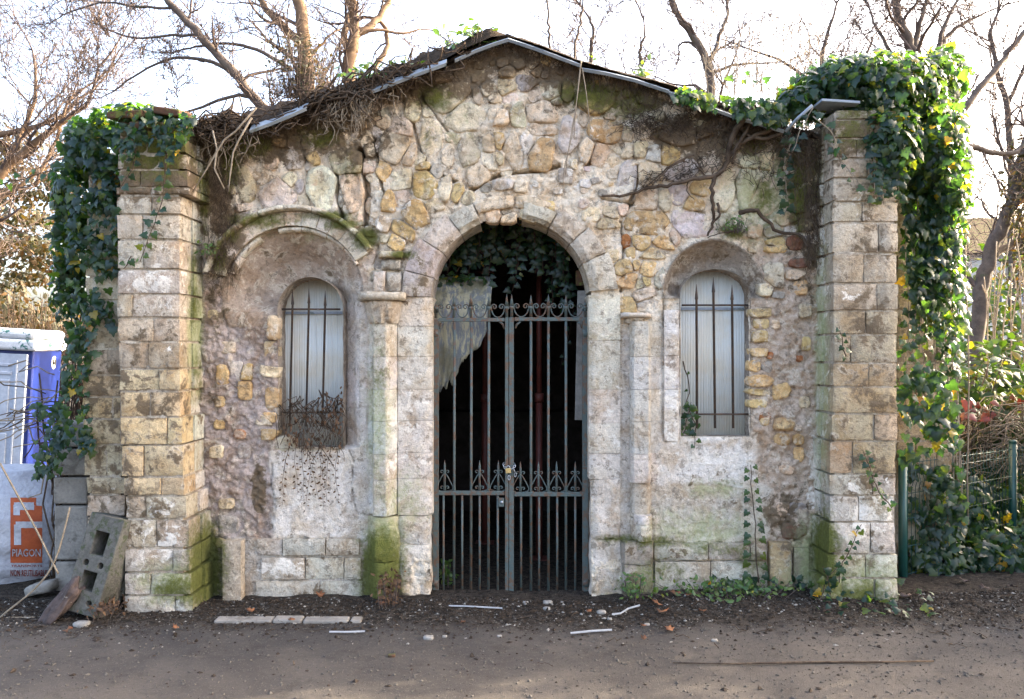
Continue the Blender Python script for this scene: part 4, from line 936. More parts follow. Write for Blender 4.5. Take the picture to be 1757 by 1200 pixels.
# ------------------------------------------------------------------ leaves and climbers
LO = np.array([(0, .06), (.20, -.10), (.52, .06), (.36, .34), (.40, .52), (.22, .60), (0, 1.0), (-.22, .60), (-.40, .52), (-.36, .34), (-.52, .06), (-.20, -.10)])
LV = np.array([(0, .36, .06)] + [(a, b, -.05 - .10 * abs(a) ** 1.5 * 2 - .14 * max(0, b - .5)) for a, b in LO])
LF = np.array([(0, 1 + i, 1 + (i + 1) % 12) for i in range(12)])
OVV = np.array([(0, 0, 0), (.24, .3, -.03), (.22, .65, -.03), (0, 1, -.1), (-.22, .65, -.03), (-.24, .3, -.03), (0, .5, .05)])
OVF = np.array([(6, i, (i + 1) % 6) for i in range(6)])
LEAFMESH = {}
def leaf_mesh(kind, mat):
    k = (kind, mat.name)
    if k not in LEAFMESH:
        me = bpy.data.meshes.new('leaf'); V_, F_ = (LV, LF) if kind == 'ivy' else (OVV, OVF)
        me.from_pydata(V_.tolist(), [], F_.tolist()); me.materials.append(mat)
        me.polygons.foreach_set('use_smooth', [True] * len(me.polygons)); LEAFMESH[k] = me
    return LEAFMESH[k]
def bases(n, t):
    n = n / np.linalg.norm(n, axis=1)[:, None]
    t = t - n * (t * n).sum(1)[:, None]; t = t / (np.linalg.norm(t, axis=1)[:, None] + 1e-9)
    return np.cross(t, n), t, n
def leaves_joined(name, pos, nrm, tip, size, mat, parent, kind='ivy'):
    V_, F_ = (LV, LF) if kind == 'ivy' else (OVV, OVF)
    X, Y, Z = bases(nrm, tip); k = len(V_)
    v = pos[:, None] + size[:, None, None] * (V_[None, :, 0:1] * X[:, None] + V_[None, :, 1:2] * Y[:, None] + V_[None, :, 2:3] * Z[:, None])
    f = (F_[None] + (np.arange(len(pos)) * k)[:, None, None]).reshape(-1, F_.shape[1])
    return stuff(mesh_obj(name, v.reshape(-1, 3), f, mat, parent, True))
def leaves_single(pos, nrm, tip, size, mat, parent, kind='ivy'):
    X, Y, Z = bases(nrm, tip); me = leaf_mesh(kind, mat); R = root_loc(parent)
    for i in range(len(pos)):
        o = bpy.data.objects.new('leaf', me); COL.objects.link(o); o.parent = parent
        M = Matrix(((X[i][0], Y[i][0], Z[i][0]), (X[i][1], Y[i][1], Z[i][1]), (X[i][2], Y[i][2], Z[i][2])))
        o.location = Vector(pos[i]) - R; o.rotation_euler = M.to_euler(); s_ = float(size[i]); o.scale = (s_, s_, s_)
class Climber:
    def __init__(s, name, loc, label, cat='ivy', group=None):
        s.e = emp(name, loc, label, cat, group); s.p = []; s.n = []; s.t = []; s.z = []; s.st = []
    def leaf(s, p, n, t, z): s.p.append(p); s.n.append(n); s.t.append(t); s.z.append(z)
    def blob(s, px, py, y, rx, ry, rz, cnt, size=.07, shell=.45):
        """leaves filling the outer part of an ellipsoid, tips down, faces outward; radii in metres"""
        c = np.array(P(px, py, y)); R = np.array((rx, rz, ry))
        d = RNG.normal(size=(cnt, 3)); d[:, 1] = np.where((d[:, 1] > 0) & (RNG.random(cnt) < .55), -d[:, 1], d[:, 1]); d /= np.linalg.norm(d, axis=1)[:, None]
        q = c + d * R * (1 - shell * RNG.random(cnt) ** 1.4)[:, None] * (1 + .22 * fbm(d[:, 0] * 2.2 + px, d[:, 1] * 2.2, d[:, 2] * 2.2 + py, 3))[:, None]
        nn = d / R; nn /= np.linalg.norm(nn, axis=1)[:, None]
        nn = nn + RNG.normal(size=(cnt, 3)) * .6 + np.array((0, -.25, .25))
        tt = np.array((0, 0, -1.0)) + RNG.normal(size=(cnt, 3)) * .35 + d * .25
        z = size * (.4 + .95 * RNG.random(cnt) ** 1.2)
        for i in range(cnt): s.leaf(q[i], nn[i], tt[i], z[i])
    def curtain(s, poly, y, cnt, size=.07, nrm=(0, -1, .2), yj=.04):
        """leaves over a polygon drawn in photo pixels at depth y (number or function of px,py)"""
        poly = np.array(poly, float); lo, hi = poly.min(0), poly.max(0); k = 0; g = 0
        while k < cnt and g < cnt * 30:
            g += 1
            px, py = RNG.uniform(lo[0], hi[0]), RNG.uniform(lo[1], hi[1]); ins = False
            for (x0, y0), (x1, y1) in zip(poly, np.roll(poly, -1, 0)):
                if (y0 > py) != (y1 > py) and px < (x1 - x0) * (py - y0) / (y1 - y0) + x0: ins = not ins
            if not ins: continue
            if fbm(np.array([px / 38.]), np.array([py / 55.]), np.array([y if not callable(y) else 1.0]), 2)[0] < RNG.uniform(-.5, .25): continue
            yy = (y(px, py) if callable(y) else y) - abs(RNG.normal()) * yj
            s.leaf(np.array(P(px, py, yy)), np.array(nrm) + RNG.normal(size=3) * .42, np.array((0, 0, -1.)) + RNG.normal(size=3) * .35, size * RNG.uniform(.55, 1.2)); k += 1
    def strand(s, pts, y, step=9, size=.06, r=.004, nrm=(0, -1, .15), both=True):
        pts = [Vector(P(a, b, y if not hasattr(y, '__len__') else y[i])) for i, (a, b) in enumerate(pts)]
        s.st.append((pts, r)); k = 0
        for a, b in zip(pts[:-1], pts[1:]):
            L = (b - a).length; n = max(1, int(L / (step * .004)))
            for i in range(n):
                q = a.lerp(b, (i + RNG.random() * .6) / n); sd = 1 if k % 2 else -1; k += 1
                tdir = (b - a).normalized(); lat = Vector((tdir.z, 0, -tdir.x)) * sd
                s.leaf(np.array(q + lat * size * .25 + Vector((0, -.012, 0))), np.array(nrm) + RNG.normal(size=3) * .3, np.array(lat) * 1.0 + np.array((0, 0, -.6)) + RNG.normal(size=3) * .25, size * RNG.uniform(.65, 1.2))
    def stem(s, pts, y, r): s.st.append(([Vector(P(a, b, y if not hasattr(y, '__len__') else y[i])) for i, (a, b) in enumerate(pts)], r))
    def finish(s, singles=250, mat=None, kind='ivy', stem_mat=None):
        mat = mat or M_IVY
        for pts, r in s.st:
            pp = [pts[0]]
            for a, b in zip(pts[:-1], pts[1:]):
                for t in (.33, .66, 1.0): pp.append(a.lerp(b, t) + (Vector(RNG.normal(size=3)) * .006 if t < 1 else Vector((0, 0, 0))))
            MB().tube(pp, [r * (1 - .5 * i / len(pp)) for i in range(len(pp))], 5).build('stem', stem_mat or M_ROOT, s.e)
        if not s.p: return s.e
        p, n, t, z = map(np.array, (s.p, s.n, s.t, s.z))
        sc = z / (p[:, 1] - CYY) + RNG.random(len(p)) * .002 - p[:, 1] * .004
        o = np.argsort(-sc); a, b = o[:singles], o[singles:]
        leaves_single(p[a], n[a], t[a], z[a], mat, s.e, kind)
        if len(b): leaves_joined('leaves', p[b], n[b], t[b], z[b], mat, s.e, kind)
        return s.e

# right pier ivy
c = Climber('ivy', P(1600, 1000, .1), 'large ivy mantling the right pier, its outer side glowing in the sun')
for a in [(1500, 165, .05, .46, .30, .42, 1150), (1580, 150, .25, .26, .24, .45, 600), (1430, 150, .10, .30, .17, .40, 520), (1590, 250, .05, .22, .40, .36, 750), (1525, 250, -.20, .20, .28, .22, 420), (1370, 180, .05, .20, .12, .25, 240), (1600, 420, .15, .15, .62, .26, 560), (1610, 330, .12, .18, .40, .34, 520)]: c.blob(*a[:6], int(a[6] * 1.35), .066)
c.curtain([(1545, 330), (1640, 300), (1660, 560), (1640, 640), (1600, 560), (1560, 500)], lambda x, y: -.06 + .10 * RNG.random(), 320, .072, (.35, -1, .2))
c.curtain([(1545, 640), (1610, 620), (1650, 700), (1650, 760), (1550, 790)], -.05, 150, .08)
c.curtain([(1150, 145), (1250, 165), (1345, 170), (1360, 225), (1300, 205), (1230, 190), (1160, 170)], -.13, 210, .062)
for q in range(16):
    x = 1552 + q * 6.6 + RNG.normal() * 3; y0 = 300 + RNG.random() * 120; y1 = min(760, y0 + 180 + RNG.random() * 230)
    c.strand([(x, y0), (x + RNG.normal() * 7, (y0 + y1) / 2), (x + RNG.normal() * 10, y1)], [-.02 + .012 * q * .5] * 3, 12, .065, .004, (.4, -1, .1))
for q in range(7):
    x = 1490 + RNG.random() * 60; y0 = 250; y1 = 290 + RNG.random() * 70
    c.strand([(x, y0), (x + RNG.normal() * 6, y1)], [-.33, -.31], 9, .06, .003)
c.strand([(1360, 215), (1352, 260), (1345, 300), (1352, 345), (1345, 372)], -.06, 8, .06)
c.strand([(1395, 185), (1372, 225), (1360, 260)], -.26, 10, .055); c.strand([(1395, 200), (1425, 225), (1440, 262)], -.33, 10, .055)
c.strand([(1345, 170), (1290, 130), (1250, 140)], .1, 12, .06); c.strand([(1420, 240), (1455, 290), (1470, 330)], -.32, 12, .05)
for q in range(5): c.stem([(1640 + q * 5 + RNG.normal() * 5, 900), (1630 + q * 6 + RNG.normal() * 6, 650), (1632 + q * 5 + RNG.normal() * 9, 400), (1612 + q * 6, 240)], [.45, .38, .3, .25], .006)
c.finish(290, stem_mat=M_DRYSTEM)
# left pier ivy
c = Climber('ivy', P(150, 1000, .0), 'dark ivy covering the outer edge and top of the left pier')
for a in [(240, 205, -.15, .30, .09, .28, 260), (170, 255, -.05, .22, .22, .30, 560), (140, 330, .05, .15, .30, .30, 520), (128, 420, .1, .10, .36, .28, 430), (190, 320, -.20, .10, .20, .10, 180), (120, 500, .1, .10, .25, .2, 200)]: c.blob(*a[:6], int(a[6] * .85), .060)
c.curtain([(110, 230), (205, 215), (203, 340), (195, 560), (150, 640), (125, 600), (118, 450)], -.23, 430, .066)
c.curtain([(120, 540), (150, 560), (155, 770), (130, 780), (100, 700)], -.22, 130, .06)
c.curtain([(55, 690), (115, 690), (120, 810), (60, 820)], -.12, 130, .06); c.curtain([(135, 730), (165, 740), (160, 780), (130, 780)], -.24, 26, .055)
for p_ in ([(238, 215), (232, 250), (228, 290), (205, 325)], [(278, 210), (285, 260), (280, 340), (265, 385), (240, 450)], [(290, 230), (283, 300)], [(255, 215), (250, 240)]): c.strand(p_, -.395, 9, .055)
c.strand([(0, 318), (60, 300), (120, 285)], -.1, 13, .055); c.strand([(225, 440), (212, 462)], -.385, 9, .045)
c.curtain([(196, 188), (335, 192), (330, 235), (300, 262), (262, 240), (225, 275), (198, 260)], -.40, 150, .055, (0, -1, .3), .03)
for q in range(4): c.stem([(84 + q * 5, 1000), (96 + q * 10 + RNG.normal() * 5, 750), (128 + q * 8, 500), (150 + q * 6, 280)], [.45, .45, .2, -.1], .007)
c.finish(280)
# little ivies on the wall
c = Climber('ivy', P(1296, 1000, -.05), 'single upright ivy shoot with paired leaves climbing the wall below the right window')
c.stem([(1302, 1000), (1297, 950), (1297, 900), (1291, 850), (1288, 798)], -.075, .005)
for i in range(11):
    t = i / 10; yy = 985 - 182 * t; xx = 1298 - 9 * t
    for sd in (-1, 1): c.leaf(np.array(P(xx + sd * (14 - 8 * t) * 1.0, yy + RNG.normal() * 3, -.085)), np.array((sd * .25, -1, .2)) + RNG.normal(size=3) * .15, np.array((sd * .6, 0, -.8)), .062 * (1 - .35 * t))
c.finish(40)
c = Climber('ivy', P(1400, 1030, -.3), 'thin ivy trailing up the front of the right pier from its foot')
c.strand([(1425, 1020), (1418, 985), (1412, 972)], -.31, 9, .05); c.strand([(1440, 1000), (1445, 965), (1460, 940), (1478, 900)], -.31, 6, .042); c.strand([(1405, 1040), (1415, 1000), (1440, 968)], -.31, 8, .055)
c.strand([(1530, 872), (1508, 845), (1495, 810), (1480, 772)], -.315, 6, .045); c.strand([(1452, 612), (1446, 588), (1440, 560)], -.315, 6, .042); c.finish(120)
c = Climber('ivy', P(1180, 780, -.05), 'small ivy tuft in the lower left corner of the right window')
c.strand([(1172, 745), (1180, 715), (1186, 690)], .02, 5, .05); c.strand([(1180, 700), (1195, 730), (1192, 770)], -.02, 8, .045); c.strand([(1172, 620), (1182, 660), (1178, 700)], .06, 25, .03, .005); c.finish(60)
c = Climber('ivy', P(860, 420, .6), 'teal ivy trailing down inside the top of the arch')
for q in range(15):
    x = 770 + q * 15 + RNG.normal() * 6; y0 = 375 + abs(x - 876) ** 2 * .0035; dd = RNG.uniform(50, 130) * (1 if x > 880 or x < 850 else .9)
    c.strand([(x, y0), (x + RNG.normal() * 6, y0 + dd * .5), (x + RNG.normal() * 8, y0 + dd)], [.42, .40, .39], 8, .060, .003)
c.strand([(950, 420), (948, 470), (945, 535)], .5, 8, .05); c.strand([(965, 430), (962, 475), (948, 520)], .5, 9, .05); c.strand([(850, 395), (835, 450), (826, 472)], .45, 22, .04, .004); c.strand([(985, 530), (975, 580), (960, 640)], .6, 22, .04, .002)
c.curtain([(770, 450), (830, 380), (930, 380), (980, 430), (900, 440), (830, 450)], .54, 260, .058); c.curtain([(750, 468), (845, 470), (845, 478), (755, 478)], .36, 26, .04, (0, -.4, 1)); c.finish(250)
c = Climber('dry_creeper', P(540, 700, .05), 'dead brown creeper hanging over the sill of the left window', 'creeper')
for q in range(44):
    x = 490 + RNG.random() * 92; yb = 715 + RNG.normal() * 14
    c.stem([(x, yb), (x + RNG.normal() * 14, yb - 14 - RNG.random() * 26 * (x > 540)), (x + RNG.normal() * 18, yb - 5 + RNG.random() * 20), (x + RNG.normal() * 18, yb + 30 + RNG.random() * 45)], [.06, .0, -.04, -.05], .0035)
for q in range(9):
    x = 498 + q * 10 + RNG.normal() * 3; c.strand([(x, 765), (x + RNG.normal() * 4, 805), (x + RNG.normal() * 6, 830 + RNG.random() * 60)], -.045, 6, .022, .0018)
c.curtain([(486, 708), (588, 706), (586, 766), (490, 764)], -.01, 130, .030, (0, -1, .3), .05); c.curtain([(545, 680), (588, 660), (588, 720), (550, 720)], .02, 60, .026)
c.finish(250, M_BROWN, 'oval', M_ROOT)

# ------------------------------------------------------------------ roof litter, roots and vines
def noise_tube(a, b, sag, wig, n=8):
    a, b = Vector(a), Vector(b); o = [Vector(RNG.normal(size=3)) for _ in range(3)]
    return [a.lerp(b, t) + Vector((0, 0, -sag * math.sin(math.pi * t))) + (o[0] * math.sin(t * 5) + o[1] * math.sin(t * 9 + 1) + o[2] * math.sin(t * 14)) * wig * math.sin(math.pi * min(1, t * 1.0)) ** .5 for t in [i / n for i in range(n + 1)]]
def litter(x0, x1, hgt, parent):
    """hummocky mat of rotted leaves lying on the verge"""
    xs = np.linspace(x0, x1, int((x1 - x0) / 3)); ts = np.linspace(0, 1, 12); v = []
    for a in xs:
        zr = CZ - (roofy(a) - 600) * .004 + .012; X = (a - 878.5) * .004; en = min(1, (a - x0) / 25, (x1 - a) / 25)
        for t in ts:
            yy = -.10 + .75 * t; h = hgt * en * (math.sin(math.pi * min(1, t * 1.15 + .02)) ** .6 if t < .87 else .2)
            nz = float(fbm(np.array([X * 6]), np.array([yy * 6]), np.array([1.7]), 4)[0])
            v.append((X, yy + nz * .06, zr + h * (1 + 1.3 * nz) - (.03 if t == 0 else 0)))
    n = len(ts); f = [(i * n + j, (i + 1) * n + j, (i + 1) * n + j + 1, i * n + j + 1) for i in range(len(xs) - 1) for j in range(n - 1)]
    o = mesh_obj('leaf_litter', v, f, M_HUMUS, parent); stuff(o); return o
litter(320, 868, .13, RF); litter(876, 1005, .022, RF); litter(1005, 1180, .010, RF)
def twig_mass(name, label, cat, parts):
    """parts: list of (part name, material, radius, list of polylines)"""
    allp = [p for _, _, _, L in parts for p in L[0]]
    e = emp(name, tuple(np.mean([tuple(q) for q in allp], 0)), label, cat)
    for pn, mt, r, L in parts:
        m = MB()
        for pl_ in L: m.tube(pl_, [r * (1 - .6 * i / len(pl_)) for i in range(len(pl_))], 4, False)
        stuff(m.build(pn, mt, e))
    return e
def rp_(px, dpy, y): return P(px, roofy(px) + dpy, y)
A, B, C, D = [], [], [], []
for q in range(135):
    x = RNG.choice((RNG.uniform(325, 440), RNG.uniform(500, 660), RNG.uniform(540, 790))); L = RNG.uniform(30, 110); a = RNG.uniform(-14, 14); sd = RNG.choice((-1, 1))
    A.append(noise_tube(rp_(x, a - 9, -.12 - RNG.random() * .1), rp_(np.clip(x + sd * L, 318, 800), a + RNG.normal() * 14 - 7, -.10 - RNG.random() * .14), RNG.uniform(-.05, .07), .030))
for q in range(70):
    x = RNG.choice((RNG.uniform(330, 440), RNG.uniform(560, 680), RNG.uniform(580, 640))); L = RNG.uniform(15, 70)
    B.append(noise_tube(rp_(x, RNG.uniform(-12, 6), -.18), rp_(x + RNG.normal() * 25, 10 + L, -.10 - .08 * RNG.random()), RNG.uniform(-.01, .04), .016))
for q in range(900):
    x = RNG.uniform(345, 1400); dn = RNG.uniform(5, 45) * (1.3 if (540 < x < 640 or 980 < x < 1150 or x > 1230 or x < 460) else .7); yy = -.02 - RNG.random() * .05
    C.append(noise_tube(P(x, roofy(x) + 6, yy), P(x + RNG.normal() * 12, roofy(x) + 6 + dn, yy - .015), 0, .010, 5))
for q in range(520):
    l_ = q % 5 < 3
    x = RNG.normal() * 13 + (378 if l_ else 1392); py = RNG.uniform(235, 470 if l_ else 440); yy = -.03 - RNG.random() * .10
    C.append(noise_tube(P(x, py, yy), P(x + RNG.normal() * 9, py + RNG.uniform(15, 60), yy), 0, .012, 5))
twig_mass('dead_vine', 'tangle of dead brown vine roots along the left slope of the roof', 'vine', [('roots', M_ROOT, .0075, A), ('hanging_roots', M_DRYSTEM, .0045, B), ('rootlets', M_ROOT, .0016, C)])
# two long bare runners hanging by the left pier
e = emp('bare_runner', P(400, 200, -.3), 'pair of long bare reddish runners hanging between left pier and wall', 'vine')
for pts in ([(440, 185), (405, 225), (385, 240), (355, 290), (330, 330)], [(432, 202), (410, 240), (400, 262), (395, 300), (392, 330)], [(365, 225), (372, 255), (368, 290), (385, 325)]):
    MB().tube([P(a, b, -.3) for a, b in pts], [.007, .0065, .006, .005, .003][:len(pts)], 6).build('runner', M_DRYSTEM, e)
# right side vine
def zz(L): return [P(1060 + a / 4.285, 150 + b / 4.285, -.07 - .03 * math.sin(i * 1.3)) for i, (a, b) in enumerate(L)]
e = emp('old_vine', P(1240, 420, -.05), 'thick twisted bare vine climbing right of the arch up to the roof edge', 'vine')
def smooth(pts, k=4):
    pts = [Vector(p) for p in pts]; o = []
    for i in range(len(pts) - 1):
        p0, p1, p2, p3 = pts[max(i - 1, 0)], pts[i], pts[i + 1], pts[min(i + 2, len(pts) - 1)]
        for j in range(k):
            t = j / k; o.append(.5 * ((2 * p1) + (p2 - p0) * t + (2 * p0 - 5 * p1 + 4 * p2 - p3) * t * t + (3 * p1 - p0 - 3 * p2 + p3) * t ** 3))
    return o + [pts[-1]]
for L, r0, r1 in (([(1000, 140), (930, 230), (870, 320), (820, 440), (800, 560), (720, 650), (560, 670), (400, 715), (220, 740), (60, 790), (-120, 800)], .024, .008), ([(715, 650), (690, 780), (700, 900), (700, 1000), (655, 1085)], .016, .007),
                  ([(1180, 300), (1080, 330), (950, 390), (870, 450), (810, 540)], .018, .010), ([(1250, 310), (1100, 370), (960, 360), (920, 300)], .014, .008), ([(980, 250), (900, 400), (860, 470), (840, 560)], .013, .007),
                  ([(560, 500), (420, 560), (300, 650), (200, 740)], .007, .004), ([(500, 520), (380, 600), (250, 720)], .006, .003), ([(740, 860), (745, 930), (700, 1000)], .010, .006), ([(900, 930), (1000, 900), (1080, 960), (1180, 1060), (1330, 1080), (1400, 1180)], .016, .008),
                  ([(520, 680), (510, 760), (560, 830)], .005, .002), ([(660, 660), (560, 560), (540, 520)], .006, .003), ([(860, 1060), (760, 1070), (660, 1100)], .005, .003)):
    pts = smooth(zz(L)); pts = [p + Vector(RNG.normal(size=3)) * .004 for p in pts]
    MB().tube(pts, [r0 + (r1 - r0) * i / len(pts) for i in range(len(pts))], 7).build('stem', M_ROOT, e)
H = []
for q in range(420):
    a = RNG.uniform(80, 1450); b = RNG.choice((RNG.uniform(120, 320), RNG.uniform(250, 650) if a > 550 else 250)) + a * .02
    s_ = P(1060 + a / 4.285, 150 + b / 4.285, -.03 - RNG.random() * .05); H.append(noise_tube(s_, Vector(s_) + Vector((RNG.normal() * .08, -.01, RNG.normal() * .07 - .03)), 0, .014, 5))
for q in range(60):
    a = RNG.uniform(200, 650); b = 780 - a * .35 + RNG.normal() * 30; s_ = P(1060 + a / 4.285, 150 + b / 4.285, -.05); H.append(noise_tube(s_, Vector(s_) + Vector((RNG.uniform(-.15, .05), -.01, RNG.uniform(-.08, .03))), 0, .012, 5))
m = MB()
for pl_ in H: m.tube(pl_, .0022, 4, False)
stuff(m.build('rootlets', M_ROOT, e))
# bundle of grass stalks hanging from the joint of the flashing
e = emp('hanging_stalks', P(996, 115, -.13), 'thin dry stalks hanging from the flashing joint right of the ridge', 'stalks')
for pts in ([(997, 100), (992, 150), (982, 230), (968, 290), (966, 330)], [(998, 105), (990, 170), (975, 260), (970, 300)], [(999, 118), (1006, 160), (1013, 222)], [(996, 110), (988, 190), (985, 240)]):
    MB().tube(smooth([P(a, b, -.13) for a, b in pts]), .003, 5).build('stalk', M_DRYSTEM, e)
# plants on the roof
def tuft(name, label, px, py, y, w_, h_, n, size, mat=None, kind='oval', cat='plant', spread=.8):
    e = emp(name, P(px, py, y), label, cat); c0 = np.array(P(px, py, y))
    p = c0 + RNG.normal(size=(n, 3)) * np.array((w_ * .45, .08, 0)) + np.stack([0 * np.arange(n), 0 * np.arange(n), RNG.random(n) ** 1.3 * h_], -1)
    nn = np.array((0, -.6, .8)) + RNG.normal(size=(n, 3)) * .5; tt = RNG.normal(size=(n, 3)) * spread + np.array((0, -.1, .35))
    z = size * RNG.uniform(.6, 1.2, n); m = MB()
    for i in range(0, n, 2): m.tube([(p[i][0] * .7 + c0[0] * .3, p[i][1], c0[2] - .02), tuple(p[i])], .002, 3, False)
    stuff(m.build('stems', M_TWIG, e)); k = min(120, n // 2)
    leaves_single(p[:k], nn[:k], tt[:k], z[:k], mat or M_WEED, e, kind); leaves_joined('leaves', p[k:], nn[k:], tt[k:], z[k:], mat or M_WEED, e, kind)
    return e
tuft('roof_fern', 'bright green leafy plant growing just left of the roof ridge', 812, 84, .05, .20, .13, 150, .07)
tuft('roof_fern', 'green leafy plant growing on the left slope above the root tangle', 632, 136, .0, .22, .07, 120, .06)
tuft('roof_fern', 'low green plant halfway up the left slope of the roof', 700, 126, .05, .14, .06, 60, .05)
tuft('roof_fern', 'small yellow-green plant on the right slope of the roof', 1105, 135, .0, .05, .08, 34, .055)
tuft('roof_fern', 'tiny weed on the right slope near the flashing joint', 1018, 108, .05, .06, .03, 24, .04)

# ------------------------------------------------------------------ trees behind
def grow(mb, p, d, L, r, lev, rng, up=.10, wig=.22, kids=(3, 5), rmin=.004, sides=4):
    n = 5 if lev > 0 else 4; pts = [p.copy()]; rad = [r]; dirs = [d.copy()]
    for i in range(n):
        d = (d + Vector((rng.gauss(0, wig), rng.gauss(0, wig), rng.gauss(0, wig) + up))).normalized()
        p = p + d * (L / n); pts.append(p.copy()); rad.append(max(rmin, r * (1 - .65 * (i + 1) / n))); dirs.append(d.copy())
    mb.tube(pts, rad, sides if lev > 1 else 3, False)
    if lev <= 0: return
    for k in range(rng.randint(*kids)):
        i = rng.randint(1, n); ax = dirs[i].orthogonal(); ax.rotate(Matrix.Rotation(rng.uniform(0, 6.28), 3, dirs[i]))
        nd_ = dirs[i].copy(); nd_.rotate(Matrix.Rotation(rng.uniform(.45, 1.05), 3, ax))
        grow(mb, pts[i].copy(), nd_, L * rng.uniform(.45, .75), max(rmin, rad[i] * .62), lev - 1, rng, up, wig, kids, rmin, sides)
def bare_tree(name, label, limbs, seed, lev=3, Lb=1.6, spacing=.6, up=.08, trunk_mat=None, group=None, wig=.22, rmin=.004, kids=(3, 5), skip=.0, twig_mat=None):
    """limbs: list of (y depth, [(px,py)...], r0, r1); the first begins at the ground"""
    rng = random.Random(seed); y0, pts0 = limbs[0][0], limbs[0][1]
    b = P(*pts0[0], y0); e = emp(name, (b[0], b[1], 0), label, 'tree', group)
    tk, br = MB(), MB()
    for li, (y, pts, r0, r1) in enumerate(limbs):
        pp = [Vector(P(a, c_, y + (i * .12 if li else 0))) for i, (a, c_) in enumerate(pts)]
        if li == 0: pp.insert(0, Vector((pp[0].x, y, -.1)))
        pp = smooth(pp, 5); pp = [q + Vector((rng.gauss(0, .012), rng.gauss(0, .012), 0)) for q in pp]; n = len(pp)
        rad = [r0 + (r1 - r0) * i / (n - 1) for i in range(n)]; tk.tube(pp, rad, 9, True); acc = 0
        for i in range(1, n):
            if li == 0 and pp[i].z < 2.2: continue
            acc += (pp[i] - pp[i - 1]).length
            while acc > spacing:
                acc -= spacing * rng.uniform(.6, 1.4); d = (pp[i] - pp[i - 1]).normalized()
                ax = d.orthogonal(); ax.rotate(Matrix.Rotation(rng.uniform(0, 6.28), 3, d)); dd = d.copy(); dd.rotate(Matrix.Rotation(rng.uniform(.5, 1.2), 3, ax))
                grow(br, pp[i].copy(), dd, Lb * rng.uniform(.6, 1.2), max(rmin, rad[i] * .42), lev, rng, up, wig, kids, rmin)
        dd = (pp[-1] - pp[-2]).normalized(); grow(br, pp[-1].copy(), dd, Lb * 1.2, r1, lev, rng, up, wig, kids, rmin)
    tk.build('trunk', trunk_mat or M_BARK, e); stuff(br.build('crown', twig_mat or M_TWIG, e)); return e
bare_tree('bare_tree', 'leaning bare tree whose long limb arches left above the left roof slope',
          [(5.0, [(520, 330), (470, 215), (440, 172), (395, 118), (345, 62), (290, 5), (255, -60)], .085, .035), (5.0, [(442, 172), (385, 118), (330, 100), (270, 108), (195, 158)], .035, .010), (5.0, [(440, 170), (400, 165), (330, 190), (250, 215)], .03, .010),
           (5.0, [(500, 120), (440, 85), (380, 75), (320, 85)], .03, .012), (5.0, [(345, 62), (300, 60), (230, 65), (160, 40)], .022, .008), (5.0, [(300, 15), (240, 12), (170, 5), (100, 30)], .02, .008)], 3, 3, .75, .42, .10, rmin=0.0038)
bare_tree('bare_tree', 'tall straight trunk lit orange, behind the left roof slope', [(6.0, [(530, 300), (528, 150), (522, 80), (513, 0), (508, -80)], .12, .075), (6.0, [(522, 78), (495, 55), (465, 25), (440, -10)], .07, .04), (6.0, [(525, 120), (545, 80), (580, 50)], .03, .012)], 8, 3, .9, .5, .1, M_BARK2, rmin=0.0038)
bare_tree('bare_tree', 'forked sunlit trunk beside the ridge, branching into two limbs', [(6.4, [(600, 300), (598, 120), (604, 80), (610, 50), (604, 0), (598, -60)], .11, .06), (6.4, [(608, 60), (640, 42), (665, 5), (690, -40)], .065, .03), (6.4, [(600, 110), (592, 60), (600, 20), (590, -40)], .06, .03),
          (6.4, [(640, 120), (662, 85), (664, 55), (648, 35), (625, 30)], .045, .02), (6.4, [(612, 60), (650, 52), (690, 58), (720, 50)], .03, .012)], 12, 3, .9, .5, .1, M_BARK2, rmin=0.0038)
bare_tree('bare_tree', 'dense twiggy bare tree at the upper left edge', [(9.0, [(-60, 400), (0, 300), (40, 262), (100, 215), (150, 180)], .14, .03), (9.0, [(-60, 250), (0, 232), (60, 218), (115, 195)], .07, .03), (9.0, [(0, 300), (30, 240), (60, 170), (60, 110)], .06, .02), (9.0, [(-40, 350), (0, 340), (60, 300), (110, 270)], .05, .02), (9.0, [(60, 320), (95, 240), (120, 170), (165, 140)], .04, .015)], 21, 3, 1.4, .42, .12, M_BARK2, rmin=0.0050)
bare_tree('bare_tree', 'slim bare sapling rising just right of the ridge', [(5.0, [(948, 300), (945, 90), (940, 40), (935, -20)], .022, .012)], 31, 2, .7, .5, .12, rmin=0.0038)
bare_tree('bare_tree', 'pale slim sapling rising beside the flashing joint', [(5.4, [(985, 300), (988, 95), (996, 30), (1003, -20)], .022, .012)], 33, 2, .6, .6, .12, rmin=0.0038)
bare_tree('bare_tree', 'small round-crowned bare tree far behind the right roof slope', [(14.0, [(1015, 300), (1013, 95), (1018, 60), (1012, 30)], .06, .03)], 35, 3, 1.5, .35, .08, rmin=0.0062)
bare_tree('bare_tree', 'low bare tree far behind the middle of the right roof slope', [(15.0, [(1100, 300), (1100, 120), (1098, 90), (1105, 60)], .06, .03)], 36, 3, 1.7, .4, .08, rmin=0.0062)
bare_tree('bare_tree', 'crooked bare tree leaning left above the right roof slope', [(7.0, [(1225, 330), (1218, 150), (1206, 92), (1182, 52), (1160, 18), (1148, -30)], .085, .04), (7.0, [(1206, 92), (1180, 72), (1165, 80)], .03, .01), (7.0, [(1212, 120), (1235, 60), (1250, 20), (1240, -20)], .04, .015), (7.0, [(1216, 130), (1260, 112), (1330, 108)], .03, .012)], 41, 3, 1.0, .5, .06, rmin=0.0043)
